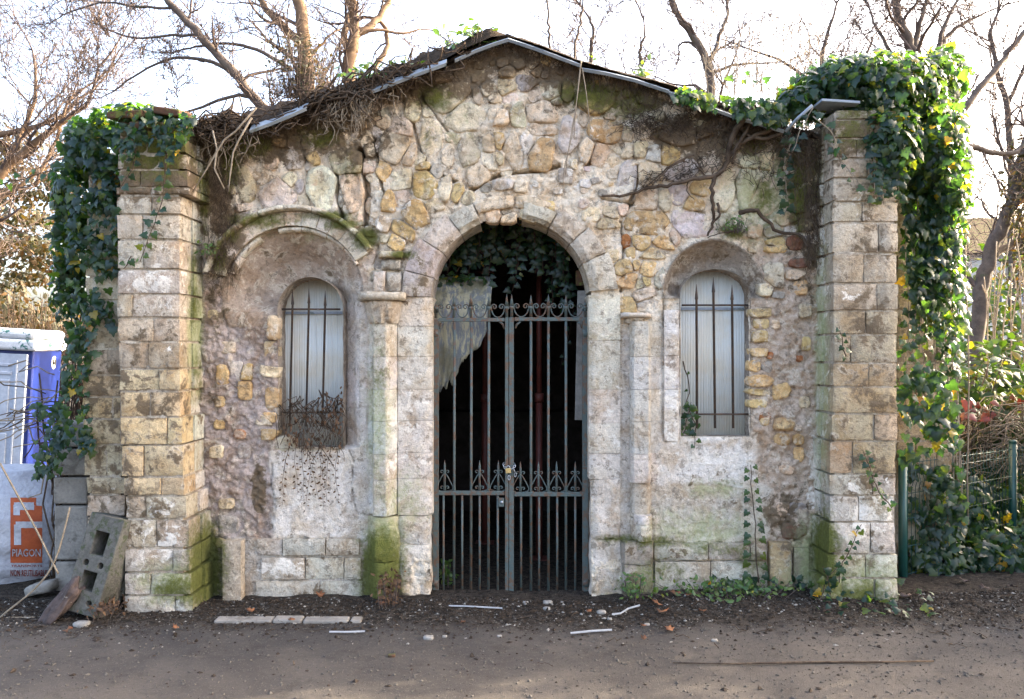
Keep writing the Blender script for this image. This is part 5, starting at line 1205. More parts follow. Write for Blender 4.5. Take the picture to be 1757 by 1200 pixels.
bare_tree('bare_tree', 'spreading bare tree whose limbs fan out above the right ivy', [(9.0, [(1585, 500), (1575, 150), (1562, 80), (1545, 40), (1530, -20)], .13, .05), (9.0, [(1570, 90), (1575, 50), (1590, 0)], .06, .03), (9.0, [(1580, 140), (1610, 82), (1640, 50), (1690, 22)], .06, .02), (9.0, [(1570, 120), (1530, 90), (1495, 30)], .05, .02), (9.0, [(1605, 95), (1625, 35), (1650, -10)], .05, .02)], 45, 3, 1.3, .45, .08, rmin=0.0050)
bare_tree('bare_tree', 'leaning grey tree at the right edge with mossy trunk', [(7.5, [(1672, 620), (1684, 500), (1702, 430), (1732, 355), (1750, 300), (1775, 180)], .13, .08), (7.5, [(1700, 440), (1735, 420), (1790, 395)], .07, .04), (5.0, [(1625, 232), (1650, 190), (1690, 140), (1722, 100), (1770, 40)], .05, .035), (6.5, [(1648, 270), (1665, 252), (1700, 262), (1742, 262), (1760, 240)], .05, .03)], 51, 3, 1.0, .5, .05, rmin=0.0043)
bare_tree('bare_tree', 'hazy bare tree far behind between ridge and right pier', [(22.0, [(1420, 400), (1420, 180), (1410, 100), (1430, 30)], .12, .05), (22.0, [(1415, 160), (1350, 110), (1300, 90)], .06, .03), (22.0, [(1418, 150), (1480, 100), (1500, 60)], .06, .03)], 55, 3, 2.4, .6, .06, rmin=0.0087)
bare_tree('bare_tree', 'hazy bare tree far behind at the upper right corner', [(18.0, [(1735, 400), (1730, 200), (1710, 120), (1700, 50)], .12, .05), (18.0, [(1730, 180), (1760, 110), (1770, 60)], .06, .03)], 57, 3, 2.2, .5, .06, rmin=0.0074)
# thicket of upright shoots behind the right slope
e = emp('sapling_thicket', P(1310, 900, 4.6), 'thicket of pale upright shoots behind the right roof slope', 'shrub')
for q in range(46):
    x = 1200 + RNG.random() * 205; yy = 4.2 + RNG.random() * 1.4; tpy = RNG.uniform(-60, 110) if q % 3 else RNG.uniform(60, 140)
    pts = smooth([P(x + RNG.normal() * 6, 420, yy), P(x, 190, yy), P(x + RNG.normal() * 6, (190 + tpy) / 2, yy), P(x + RNG.normal() * 12, tpy, yy)]); m = MB(); m.tube(pts, [.0085 - .005 * i / len(pts) for i in range(len(pts))], 4)
    for k in range(4):
        i = RNG.integers(3, len(pts) - 1); s_ = pts[i]; m.tube([s_, s_ + Vector((RNG.normal() * .10, RNG.normal() * .1, .12)), s_ + Vector((RNG.normal() * .18, RNG.normal() * .1, .34))], [.004, .003, .002], 3)
    m.build('shoot', M_DRYSTEM, e)
# yellow-green conifer sprig among the left trunks, and the spiky dry sprig at right
tuft('young_yew', 'feathery yellow-green young conifer between the trunks behind the left slope', 515, 165, 4.6, .42, .75, 900, .06, M_CEDAR, 'oval', 'shrub')
def foliage(name, label, cat, mat, blobs_, size, trunk=None, kind='oval', droop=.3, sticks=0, singles=0, stick_mat=None):
    c = Climber(name, (blobs_[0][0], blobs_[0][1], 0), label, cat)
    for x, y, z, rx, ry, rz, n in blobs_:
        d = RNG.normal(size=(n, 3)); d /= np.linalg.norm(d, axis=1)[:, None]
        q = np.array((x, y, z)) + d * np.array((rx, ry, rz)) * (RNG.random(n) ** .45 * (1 + .35 * fbm(d[:, 0] * 2 + x, d[:, 1] * 2, d[:, 2] * 2 + z, 3)))[:, None]
        for i in range(n):
            if q[i][2] < .03: q[i][2] = .03 + RNG.random() * .2
            c.leaf(q[i], d[i] + RNG.normal(size=3) * .6 + np.array((0, -.2, .4)), d[i] * .8 + RNG.normal(size=3) * .5 + np.array((0, 0, -droop)), size * RNG.uniform(.55, 1.25))
    e = c.finish(singles, mat, kind)
    if trunk: m = MB(); m.tube(trunk[0], trunk[1], 8); m.build('trunk', M_BARK, e)
    if sticks:
        m = MB(); x, y, z, rx, ry, rz, n = blobs_[0]
        for bl in blobs_:
            x, y, z, rx, ry, rz, n = bl
            for k in range(sticks):
                d = Vector(RNG.normal(size=3)).normalized(); a = Vector((x + RNG.normal() * rx * .2, y + RNG.normal() * ry * .2, max(.02, z - rz * .9))); b = Vector((x + d.x * rx, y + d.y * ry, z + abs(d.z) * rz * 1.05))
                m.tube(noise_tube(a, b, -.1, .05, 6), [.012, .011, .010, .008, .006, .005, .003], 4, False)
        stuff(m.build('branches', stick_mat or M_TWIG, e))
    return e
# cedar on the left: flat drooping tiers
cb = []
for k in range(15):
    a = random.uniform(0, 1); z = 2.4 + k * .30; cb.append((-12.2 + random.uniform(-1.2, .9), 14.5 + random.uniform(-1, 1.5), z, 1.3, 1.3, .26, 420))
foliage('cedar', 'cedar with drooping orange-green tiers at the left edge', 'tree', M_CEDAR, cb, .17, ([(-13.3, 15, -.1), (-13.2, 15, 3), (-13.1, 15, 7)], [.35, .28, .12]), sticks=5, droop=.6)
hb = [(-8.2 + k * .55, 8.0 + random.uniform(-.1, .1), 1.35, .45, .45, 1.25, 420) for k in range(7)]
foliage('hedge', 'clipped brown leafless hedge behind the blue cabin', 'hedge', M_BROWN, hb, .055, sticks=70, stick_mat=M_ROOT)
# shrubs on the right
foliage('evergreen_shrub', 'dark glossy evergreen shrub behind the fence at the right edge', 'shrub', M_BUSH, [(4.1, 2.1, 1.0, .75, .7, .85, 1500), (4.8, 2.2, .95, .7, .7, .9, 1100), (3.75, 1.9, .7, .45, .5, .7, 600)], .12, sticks=14, singles=150)
foliage('evergreen_shrub', 'second evergreen shrub, unseen beyond the right end of the fence, sized to shade the path', 'shrub', M_BUSH, [(5.9, 1.2, 1.6, .9, .9, 1.6, 2600), (7.0, 1.7, 1.8, .9, 1.0, 1.7, 2000), (5.0, .5, 1.1, .6, .6, 1.2, 1500), (6.2, -.2, 1.4, .9, .8, 1.5, 2200), (7.2, .4, 1.6, .9, .8, 1.7, 1800)], .12, sticks=12)  # stands out of view; height and spread set to block the sun
foliage('evergreen_tree', 'dark evergreen mass in the distance behind the leaning tree', 'tree', M_BUSH, [(8.5, 9.5, 1.6, 1.6, 1.2, 1.9, 1800), (10.5, 10, 1.9, 1.6, 1.2, 2.2, 1800), (7.0, 9.5, 1.0, 1.2, 1.0, 1.3, 900)], .17, ([(9.5, 10, -.1), (9.5, 10, 2)], [.2, .1]), sticks=6)
foliage('conifer', 'sunlit orange-brown conifer at the right edge below the bare limbs', 'tree', M_CEDAR, [(8.1, 7.2, 4.2, .45, .5, 1.0, 900), (8.5, 7.2, 5.0, .4, .5, .7, 500), (8.2, 7.2, 3.0, .5, .5, .7, 500)], .10, ([(8.3, 7.4, -.1), (8.3, 7.4, 5)], [.12, .04]), sticks=6)
e = emp('bramble', P(1690, 720, .9), 'tangled dry bramble with a few red leaves behind the green fence', 'bramble')
m = MB()
for q in range(230):
    a = P(1625 + RNG.random() * 140, 715 + RNG.random() * 120, 1.3 + RNG.random() * .8); L = RNG.uniform(.25, .8); th = RNG.uniform(-.4, .9); b = Vector(a) + Vector((math.cos(th) * L, RNG.normal() * .15, -abs(math.sin(th)) * L * .6 + .15)); b.z = max(b.z, .05)
    m.tube(noise_tube(a, b, -.10, .03, 6), .0045, 4, False)
stuff(m.build('canes', M_DRYSTEM, e))
k = 22; pp = np.array([P(1652 + RNG.random() ** 1.5 * 110, 676 + RNG.random() * 42, 1.25 + RNG.random() * .4) for _ in range(k)])
leaves_single(pp, np.array((0, -1, .3)) + RNG.normal(size=(k, 3)) * .4, np.array((0, 0, -1.)) + RNG.normal(size=(k, 3)) * .5, RNG.uniform(.05, .11, k), M_REDLEAF, e)
m = MB()
for i in range(k): m.tube([tuple(pp[i]), (pp[i][0] + RNG.normal() * .05, pp[i][1] + .05, pp[i][2] - .25), (pp[i][0] + RNG.normal() * .08, pp[i][1] + .1, .05)], .003, 3, False)
stuff(m.build('stems', M_ROOT, e))
# bare shoots in front of the leaning tree
e = emp('shoot_clump', P(1735, 700, 3.0), 'clump of thin pale bare shoots at the right edge', 'shrub')
for q in range(16):
    x = 1690 + RNG.random() * 80; MB().tube(smooth([P(x + RNG.normal() * 6, 760, 3.0), P(x, 560, 3.0), P(x + RNG.normal() * 16, 400 + RNG.random() * 90, 3.1)]), .006, 4).build('shoot', M_DRYSTEM, e)
# far pale house glimpsed at the right
H_ = emp('house', (28, 40, 0), 'pale house in the distance behind the right-hand trees', 'house')
M_HOUSE = simple_mat('pale_render', (.42, .41, .38), (.38, .37, .34), 2, .9, .2, 0); M_PANE = simple_mat('window_glass', (.06, .08, .10), (.09, .11, .13), 3, .1, .5, 0)
MB().box(23, 34, 40, 48, -.2, 7.0).build('wall', M_HOUSE, H_, False)
MB().add([(22.6, 39.6, 7), (34.4, 39.6, 7), (34.4, 48.4, 7), (22.6, 48.4, 7), (22.6, 44, 9.6), (34.4, 44, 9.6)], [(0, 1, 5, 4), (2, 3, 4, 5), (0, 4, 3), (1, 2, 5), (3, 2, 1, 0)]).build('roof', M_TILE, H_, False)
for i in range(5):
    for z in (1.2, 4.2): wn_ = MB().box(23.8 + i * 2.1, 25.0 + i * 2.1, 39.93, 40.02, z, z + 1.6).build('window', M_WHITEPL, H_, False); MB().box(23.92 + i * 2.1, 24.88 + i * 2.1, 39.90, 39.96, z + .12, z + 1.48).build('pane', M_PANE, wn_, False)

# ------------------------------------------------------------------ green wire fence
FE = emp('wire_fence', P(1640, 980, .6), 'low dark green welded wire fence running back from the right pier', 'fence')
A0, A1 = Vector(P(1549, 1006, .28)), Vector(P(1738, 912, 1.15)); A0.z = A1.z = 0
dirf = (A1 - A0).normalized(); zt = .93
for q in (A0, A1, A0 + dirf * 2.9):
    po = MB().tube([q + Vector((0, 0, -.1)), q + Vector((0, 0, zt))], .030, 14).build('post', M_GREENPAINT, FE); MB().tube([q + Vector((0, 0, zt)), q + Vector((0, 0, zt + .022))], [.033, .026], 14).build('cap', M_GREENPAINT, po)
def wires(s0, s1):
    m = MB(); L = s1 - s0
    for i in range(int(L / .05) + 1):
        q = A0 + dirf * (s0 + i * .05) + Vector((0, -.012, 0)); m.tube([q + Vector((0, 0, .05)), q + Vector((0, 0, .70)), q + Vector((0, -.025, .74)), q + Vector((0, 0, .78)), q + Vector((0, 0, .90))], .0026, 4)
    for z in (.08, .28, .48, .66, .82, .88):
        a, b = A0 + dirf * (s0 - .01) + Vector((0, -.017, z)), A0 + dirf * s1 + Vector((0, -.017, z)); m.tube([a, b], .003, 4)
    return m.build('wire_panel', M_GREENPAINT, FE)
stuff(wires(.05, (A1 - A0).length - .04)); stuff(wires((A1 - A0).length + .04, 2.86))

# ------------------------------------------------------------------ left: portable cabin, bag, blocks
d1_ = 10.2; c0 = Vector((-.5884 * d1_, d1_ + CYY, 0)); sv = Vector((-.21, .978, 0)); fv = Vector((-.978, -.21, 0))
cab = emp('portable_toilet', c0 + sv * .55 + fv * .55, 'blue and white portable toilet cabin with worn roof behind the bag', 'cabin')
cab.rotation_euler = (0, math.radians(3.5), 0)
def cabpart(mb, name, mat, par=cab, smooth=False, bv=.0):
    L = Vector(cab.location); me_v = [tuple(Vector(v) - L) for v in mb.v]
    me = bpy.data.meshes.new(name); me.from_pydata(me_v, [], mb.f); me.materials.append(mat)
    o = bpy.data.objects.new(name, me); COL.objects.link(o); o.parent = par
    if smooth: me.polygons.foreach_set('use_smooth', [True] * len(me.polygons))
    if bv: bevel(o, bv, 3)
    return o
def cb_(a0, a1, b0, b1, z0, z1):
    c = c0 + fv * (a0 + a1) / 2 + sv * (b0 + b1) / 2 + Vector((0, 0, (z0 + z1) / 2)); return MB().obb(c, fv * (a1 - a0) / 2, sv * (b1 - b0) / 2, (0, 0, (z1 - z0) / 2))
cabpart(cb_(.0, 1.1, .02, 1.1, -.03, 1.74), 'body', M_BLUEPL, bv=.03)
dr = cabpart(cb_(.06, 1.04, -.015, .03, .08, 1.68), 'door', M_DOORPL, bv=.012)
for a0, a1, z0, z1 in ((.16, .19, .15, 1.6), (.24, .50, .82, 1.36), (.24, .50, .20, .70), (.22, .52, 1.42, 1.46), (.22, .52, 1.52, 1.56), (.22, .52, .74, .78), (.56, .60, .15, 1.6), (.66, .94, .2, 1.5)):
    p_ = cabpart(cb_(a0, a1, -.03, -.005, z0, z1), 'ridge', M_DOORPL, dr, bv=.008)
cabpart(cb_(-.05, 1.15, -.06, 1.15, 1.72, 1.86), 'roof_rim', M_ROOFPL, bv=.04)
rf_ = cabpart(cb_(-.03, 1.13, -.04, 1.13, 1.86, 1.98), 'roof', M_ROOFPL, bv=.07)
def disc(cv, nrm, r, n=20, thick=.006):
    t = nrm.orthogonal().normalized(); u = nrm.cross(t); m = MB(); m.tube([cv, cv + nrm * thick], r, n); return m
sn = Vector((.978, .21, 0))
def onside(b, z, off=.0): return c0 + sv * b + sn * off + Vector((0, 0, z))
lg = cabpart(disc(onside(.78, 1.56, -.002), sn, .085), 'emblem', M_CREAM)
for r_, zo in ((.062, 0), (.034, .0)):
    m = MB(); cc = onside(.78, 1.56 + zo, .007); pts = [cc + sv * math.cos(t) * r_ + Vector((0, 0, math.sin(t) * r_)) for t in [math.radians(-50 + 280 * i / 14) for i in range(15)]]; m.tube(pts, .007, 4); cabpart(m, 'emblem_ring', M_BLACK, lg)
m = MB(); cc = onside(.78, 1.56, .007); m.tube([cc + Vector((0, 0, -.03)), cc + Vector((0, 0, .012))], .008, 4); cabpart(m, 'emblem_bar', M_BLACK, lg)
lg = cabpart(disc(onside(.92, 1.80, .05), sn, .085), 'badge', M_WHITEPL); m = MB(); cc = onside(.92, 1.79, .06); m.tube([cc + sv * math.cos(t) * .035 + Vector((0, 0, math.sin(t) * .035)) for t in [2 * math.pi * i / 14 for i in range(15)]], .010, 4); cabpart(m, 'badge_ring', M_BLACK, lg)

BG = Vector((-3.83, .62, 0)); BW, BD, BH = .50, .42, .80
bag = emp('bulk_bag', BG, 'white woven bulk bag with orange printed square, standing left of the pier', 'bag')
def bag_pt(u, v, off=0.0):
    """u around (0..1, .0-.25 is the front), v height 0..1"""
    a = u * 2 * math.pi; ex = .48
    ca, sa = math.cos(a), math.sin(a); k = (abs(ca) ** (1 / ex) + abs(sa) ** (1 / ex)) ** (-ex)
    bul = 1 + .12 * math.sin(math.pi * min(1, v * 1.05)) - 1.75 * max(0, v - .55) ** 1.7 - .10 * max(0, .12 - v) * 6
    nz = float(fbm(np.array([ca * 2.2]), np.array([sa * 2.2]), np.array([v * 4.0]), 3)[0]) * .06
    fold = .016 * math.sin(v * 30 + 4 * math.sin(u * 14)) * max(0, math.sin(u * 40))
    q = k * bul + nz + fold
    r = Vector((ca * BW * q, sa * BD * q, v * BH)); n = Vector((ca, sa, 0)).normalized()
    return BG + r + n * off
nu, nv = 96, 34; v = [tuple(bag_pt(i / nu, j / nv)) for j in range(nv + 1) for i in range(nu)] + [tuple(BG + Vector((0, 0, BH * .93)))]
f = [(j * nu + i, j * nu + (i + 1) % nu, (j + 1) * nu + (i + 1) % nu, (j + 1) * nu + i) for j in range(nv) for i in range(nu)] + [(nv * nu + i, nv * nu + (i + 1) % nu, len(v) - 1) for i in range(nu)]
bgo = mesh_obj('sack', v, f, M_BAG, bag)
# print on the bag: coordinates in photo pixels, dropped onto the front of the sack
UT = np.linspace(.5, 1.05, 300)
VT = np.linspace(.0, 1.0, 50)
_bp = np.array([[tuple(bag_pt(u % 1, v_)) for u in UT[::3]] for v_ in VT])
_px, _py = inv(_bp[..., 0], _bp[..., 1], _bp[..., 2])
def on_bag(px, py, off):
    d = (_px - px) ** 2 + (_py - py) ** 2 + (_bp[..., 1] > .75) * 1e5; j, i = np.unravel_index(np.argmin(d), d.shape)
    j0, i0 = min(max(j, 1), len(VT) - 2), min(max(i, 1), len(UT[::3]) - 2)
    gx_ = (_px[j0, i0 + 1] - _px[j0, i0 - 1]) / 2; gy_ = (_py[j0 + 1, i0] - _py[j0 - 1, i0]) / 2
    u = UT[::3][i0] + (UT[3] - UT[0]) * np.clip((px - _px[j0, i0]) / (gx_ if abs(gx_) > .05 else .05), -1.5, 1.5); v_ = VT[j0] + (VT[1] - VT[0]) * np.clip((py - _py[j0, i0]) / gy_, -1.5, 1.5)
    return bag_pt(float(u) % 1, float(np.clip(v_, 0, 1)), off)
def print_rect(x0, x1, y0, y1, mat, off, name):
    n = max(2, int((x1 - x0) / 3)); k = max(2, int((y1 - y0) / 3)); v = [tuple(on_bag(x0 + (x1 - x0) * i / n, y0 + (y1 - y0) * j / k, off)) for j in range(k + 1) for i in range(n + 1)]
    f = [(j * (n + 1) + i, (j + 1) * (n + 1) + i, (j + 1) * (n + 1) + i + 1, j * (n + 1) + i + 1) for j in range(k) for i in range(n)]
    return mesh_obj(name, v, f, mat, bgo)
def text_mesh(txt, name, x0, x1, yb, hpx, mat, off, shear=0):
    cu = bpy.data.curves.new(name, 'FONT'); cu.body = txt; cu.size = 1; cu.resolution_u = 2; cu.offset = .012
    to = bpy.data.objects.new(name, cu); me = bpy.data.meshes.new_from_object(to)
    bpy.data.objects.remove(to)
    V_ = np.array([tuple(q.co) for q in me.vertices]); lo, hi = V_.min(0), V_.max(0); F_ = [tuple(p.vertices) for p in me.polygons]; bpy.data.meshes.remove(me)
    v = [tuple(on_bag(x0 + (x1 - x0) * (q[0] - lo[0]) / (hi[0] - lo[0]), yb - hpx * (q[1] - lo[1]) / (hi[1] - lo[1]), off)) for q in V_]
    return mesh_obj(name, v, F_, mat, bgo, False)
print_rect(18, 62, 854, 868, M_ORANGE, .004, 'printed_square'); print_rect(18, 72, 868, 966, M_ORANGE, .004, 'printed_square')
for x0, x1, y0, y1 in ((24, 58, 862, 875), (23, 34, 866, 884), (27, 72, 895, 906), (24, 36, 900, 935)): print_rect(x0, x1, y0, y1, M_BAG, .007, 'printed_letter_f')
text_mesh('PIAGON', 'printed_name', 21, 69, 955, 13, M_BAG, .008); text_mesh('TRANSPORTS', 'printed_line', 19, 72, 973, 4, M_DARKORANGE, .005); text_mesh('NON REUTILISABLE', 'printed_line', 18, 80, 989, 11, M_DARKORANGE, .005)

# stack of old concrete blocks beside the pier
pil = emp('block_pillar', P(115, 1012, .12), 'narrow stack of old grey concrete blocks against the left pier', 'pillar')
for i, (y0, y1) in enumerate([(726, 768), (770, 817), (819, 866), (868, 962), (964, 1016)]):
    a, b = P(88 + i * 1.5, y0, .05), P(146 + i * 1.5, y1, .05); o = bevel(MB().box(a[0], b[0], .05, .40, b[2] + .003, a[2] - .003).build('block', M_CONC, pil, False), .012, 2)
# hollow concrete block leaning on the pier
cu = bpy.data.curves.new('cinder', 'CURVE'); cu.dimensions = '2D'; cu.fill_mode = 'BOTH'; cu.extrude = .085; cu.bevel_depth = .006
def spl(pts):
    s_ = cu.splines.new('POLY'); s_.points.add(len(pts) - 1); s_.use_cyclic_u = True
    for q, p_ in zip(s_.points, pts): q.co = (p_[0], p_[1], 0, 1)
spl([(-.12, -.30), (.12, -.30), (.12, .30), (-.12, .30)])
for x0, x1, y0, y1 in ((-.055, .055, .05, .21), (-.055, .055, -.17, -.04)): spl([(x0, y0), (x0, y1), (x1, y1), (x1, y0)])
for cx, cy in ((-.055, .0), (.055, .0), (-.055, -.235), (.055, -.235)): spl([(cx + .026 * math.cos(-t), cy + .026 * math.sin(-t)) for t in [2 * math.pi * i / 14 for i in range(14)]])
to = bpy.data.objects.new('tmp', cu); me = bpy.data.meshes.new_from_object(to); bpy.data.objects.remove(to); me.materials.append(M_CINDER)
cbk = bpy.data.objects.new('cinder_block', me); COL.objects.link(cbk); tag(cbk, 'mossy hollow concrete block leaning on end against the left pier', 'concrete block')
cbk.rotation_euler = (math.radians(78), 0, 0); cbk.location = P(176, 969, -.33)
cbk.matrix_world = Matrix.Translation(Vector(P(176, 968, -.36))) @ Matrix.Rotation(math.radians(-14), 4, 'Z') @ Matrix.Rotation(math.radians(9.5), 4, 'Y') @ Matrix.Rotation(math.radians(76), 4, 'X')
# rotten log, slabs
def rough_lump(name, label, cat, c, ax, ay, az, mat, seed, sub=3, amp=.25, group=None):
    bmm = bmesh.new(); bmesh.ops.create_cube(bmm, size=2); bmesh.ops.subdivide_edges(bmm, edges=bmm.edges, cuts=sub, use_grid_fill=True)
    V_ = np.array([tuple(q.co) for q in bmm.verts]); F_ = [tuple(q.index for q in f.verts) for f in bmm.faces]; bmm.free()
    nr = np.linalg.norm(V_, axis=1)[:, None]; V_ = V_ * (.55 + .45 / nr * 1.25)
    V_ = V_ * (1 + amp * fbm(V_[:, 0] * 1.3 + seed, V_[:, 1] * 1.3, V_[:, 2] * 1.3 + seed, 3))[:, None]
    W = np.array(c) + V_[:, 0:1] * np.array(ax) + V_[:, 1:2] * np.array(ay) + V_[:, 2:3] * np.array(az)
    return tag(mesh_obj(name, W, F_, mat), label, cat, group)
rough_lump('rotten_log', 'short split piece of wet dark wood leaning below the concrete block', 'log', P(106, 1036, -.50), (.085, .03, .115), (.034, -.02, -.03), (0, .05, .0), M_WOOD, 3, 7, .75)
rough_lump('stone_slab', 'flat grey stone piece lying beside the white bag', 'stone', P(72, 1008, .0), (.09, 0, .02), (0, .07, 0), (0, 0, .035), M_CONC, 5)
rough_lump('stone_slab', 'flat pale stone lying in the soil below the left window', 'stone', P(468, 1046, -.20), (.055, 0, .005), (0, .05, 0), (0, 0, .022), M_CONC, 7)
rough_lump('stone_slab', 'flat grey slab in the soil left of the gate', 'stone', P(706, 1067, -.42), (.08, 0, .0), (0, .06, 0), (0, 0, .014), M_CONC, 9)
for i, (x0, x1) in enumerate(((372, 470), (472, 521), (523, 600), (603, 622))):
    a, b = P(x0, 1068, -.50), P(x1, 1068, -.50); z = zg(a[0], -.5)
    o = bevel(MB().box(a[0], b[0], -.56, -.47, z - .05, z + .014).build('kerb_stone', M_CONC, None, False), .012, 3); tag(o, ['long', 'shorter', 'third', 'small end'][i] + ' piece of the low stone edging in front of the left window', 'kerb', 'edging stones')

# ------------------------------------------------------------------ ground litter
def pebbles(name, n, fx, fy, smin, smax, mat, seed):
    r = np.random.default_rng(seed); ico = np.array([(1,0,0),(-1,0,0),(0,1,0),(0,-1,0),(0,0,1),(0,0,-1)], float); F_ = np.array([(0,2,4),(2,1,4),(1,3,4),(3,0,4),(2,0,5),(1,2,5),(3,1,5),(0,3,5)])
    x, y = fx(r, n), fy(r, n); z = zground(x, y); s_ = smin * (smax / smin) ** (r.random(n) ** 2.2)
    V_ = ico[None] * (1 + r.normal(size=(n, 6, 1)) * .25) * (s_[:, None, None] * (r.uniform(.6, 1.3, size=(n, 1, 3)) * np.array((1, 1, .6)))); th = r.random(n) * 6.28; ct, sn_ = np.cos(th)[:, None], np.sin(th)[:, None]
    V_ = np.stack([V_[..., 0] * ct - V_[..., 1] * sn_ + x[:, None], V_[..., 0] * sn_ + V_[..., 1] * ct + y[:, None], V_[..., 2] + z[:, None] + s_[:, None] * .25], -1)
    o = mesh_obj(name, V_.reshape(-1, 3), (F_[None] + (np.arange(n) * 6)[:, None, None]).reshape(-1, 3), mat, None, False, origin=(0, 0, 0)); stuff(o); return o
M_GRAVEL = simple_mat('gravel', (.055, .05, .044), (.11, .098, .082), 90, .95, .2, 0); M_CHIP = simple_mat('plaster_chip', (.28, .26, .23), (.19, .175, .15), 60, .95, .2, 0); M_SOIL = simple_mat('soil_crumb', (.018, .014, .010), (.045, .033, .024), 60, .95, .1, 0)
ux = lambda r, n: r.uniform(-3.6, 3.6, n)
tag(pebbles('gravel', 14000, ux, lambda r, n: -2.0 + 1.9 * r.random(n) ** .8, .0025, .011, M_GRAVEL, 1), 'fine gravel scattered over the path', 'gravel')
tag(pebbles('soil_crumbs', 9000, ux, lambda r, n: -.12 - np.abs(r.normal(size=n)) * .28, .004, .016, M_SOIL, 2), 'dark crumbs of soil along the foot of the wall', 'soil')
M_BITS = simple_mat('dark_leaf_bits', (.022, .017, .013), (.06, .045, .034), 40, .95, .1, 0)
tag(pebbles('leaf_bits', 520, ux, lambda r, n: -1.9 + 1.5 * r.random(n), .004, .020, M_BITS, 8), 'small dark bits of leaves scattered over the path', 'litter')
tag(pebbles('plaster_chips', 1300, ux, lambda r, n: -.12 - np.abs(r.normal(size=n)) * .33, .003, .014, M_CHIP, 3), 'pale plaster crumbs fallen along the foot of the wall', 'rubble')
m = MB()
for q in range(420):
    x, y_ = RNG.uniform(-3.5, 3.5), -.12 - abs(RNG.normal()) * .38; th = RNG.random() * 3.14; L = RNG.uniform(.02, .12); z = zg(x, y_) + .006
    a, b = Vector((x, y_, z)), Vector((x + math.cos(th) * L, y_ + math.sin(th) * L * .6, z + RNG.random() * .015)); m.tube(noise_tube(a, b, -.004, .006, 4), RNG.uniform(.001, .003), 3, False)
tag(stuff(m.build('twig_litter', M_ROOT)), 'small dry twigs scattered along the foot of the wall', 'twigs')
# counted pieces
def strip(label, pts, wd, y):
    v = []; f = []
    for i, (a, b) in enumerate(pts):
        p_ = P(a, b, y); d_ = 1.70 * F / (b - 600); yy = d_ + CYY; X = (a - 878.5) * d_ / F; z = zg(X, yy) + .012
        v += [(X, yy - wd, z), (X, yy + wd, z + .004), (X, yy + wd, z + .008), (X, yy - wd, z + .004)]
    for i in range(len(pts) - 1):
        for j in range(4): f.append((i * 4 + j, i * 4 + (j + 1) % 4, i * 4 + 4 + (j + 1) % 4, i * 4 + 4 + j))
    f += [(3, 2, 1, 0), tuple(4 * (len(pts) - 1) + q for q in range(4))]
    tag(mesh_obj('plastic_strip', v, f, M_STRIP, None, False), label, 'strip', 'white plastic strips')
strip('straight white plastic strip lying before the right gate leaf', [(979, 1090), (1015, 1088), (1050, 1086)], .007, 0)
strip('thin white plastic strip lying below the left window edging', [(565, 1089), (595, 1089.5), (626, 1089)], .005, 0)
strip('curved white plastic strip among dead leaves right of the gate', [(1050, 1062), (1065, 1060), (1078, 1053), (1098, 1049)], .006, 0)
strip('narrow pale strip lying just before the left gate leaf', [(770, 1050), (800, 1051), (862, 1051.5)], .003, 0)
def gpt(px, py, dz=0):
    d_ = 1.70 * F / (py - 600); y_ = d_ + CYY; x = (px - 878.5) * d_ / F; return Vector((x, y_, zg(x, y_) + dz))
def dead_leaf(px, py, s_, label, mat=None):
    n = 11; c_ = gpt(px, py, .012); v = [(0, 0, .01)]; a0 = RNG.random() * 6.28; cu_ = RNG.uniform(.15, .5)
    for i in range(n):
        t = 2 * math.pi * i / n; r = s_ * (1 if i % 2 else .62) * RNG.uniform(.8, 1.15); x, y_ = math.cos(t) * r, math.sin(t) * r * .75; v.append((x, y_, cu_ * (x * x + y_ * y_) / s_ + RNG.normal() * .006 + .004))
    R = Matrix.Rotation(a0, 4, 'Z') @ Matrix.Rotation(RNG.normal() * .3, 4, 'X'); v = [tuple(c_ + R @ Vector(q) + Vector((0, 0, s_ * .12))) for q in v]
    o = mesh_obj('dead_leaf', v, [(0, 1 + i, 1 + (i + 1) % n) for i in range(n)], mat or M_DEADLEAF); md = o.modifiers.new('t', 'SOLIDIFY'); md.thickness = .0012
    tag(o, label, 'leaf', 'fallen leaves')
for px, py, s_, lb in ((1125, 1050, .050, 'upright'), (1136, 1062, .045, 'flat'), (1160, 1040, .045, 'curled'), (1180, 1043, .035, 'small pale'), (1148, 1086, .040, 'long dark'), (1105, 1080, .026, 'small dark'), (1105, 1099, .024, 'smallest')):
    dead_leaf(px, py, s_, lb + ' rusty brown dead leaf in the heap right of the gate')
for px, py, s_, lb in ((1555, 1044, .05, 'nearest the right pier'), (1578, 1050, .055, 'under the fence'), (1652, 1020, .06, 'beyond the fence post'), (1690, 1035, .05, 'by the ivy at right'), (1735, 1032, .045, 'at the right edge')):
    dead_leaf(px, py, s_, 'dark dead leaf ' + lb, M_WOOD)
for px, py, s_, lb in ((500, 1072, .03, 'on the edging below the left window'), (548, 1036, .04, 'in the litter under the left window'), (430, 1058, .03, 'in the soil by the left pier'), (655, 1045, .03, 'by the mossy column foot'), (118, 1085, .035, 'on the path at the lower left'), (1205, 1062, .03, 'in the soil below the right window'), (1010, 1058, .026, 'just right of the gate threshold'), (300, 1080, .028, 'on the path before the left pier'), (795, 1075, .024, 'in the soil before the left gate leaf')):
    dead_leaf(px, py, s_, 'brown dead leaf ' + lb)
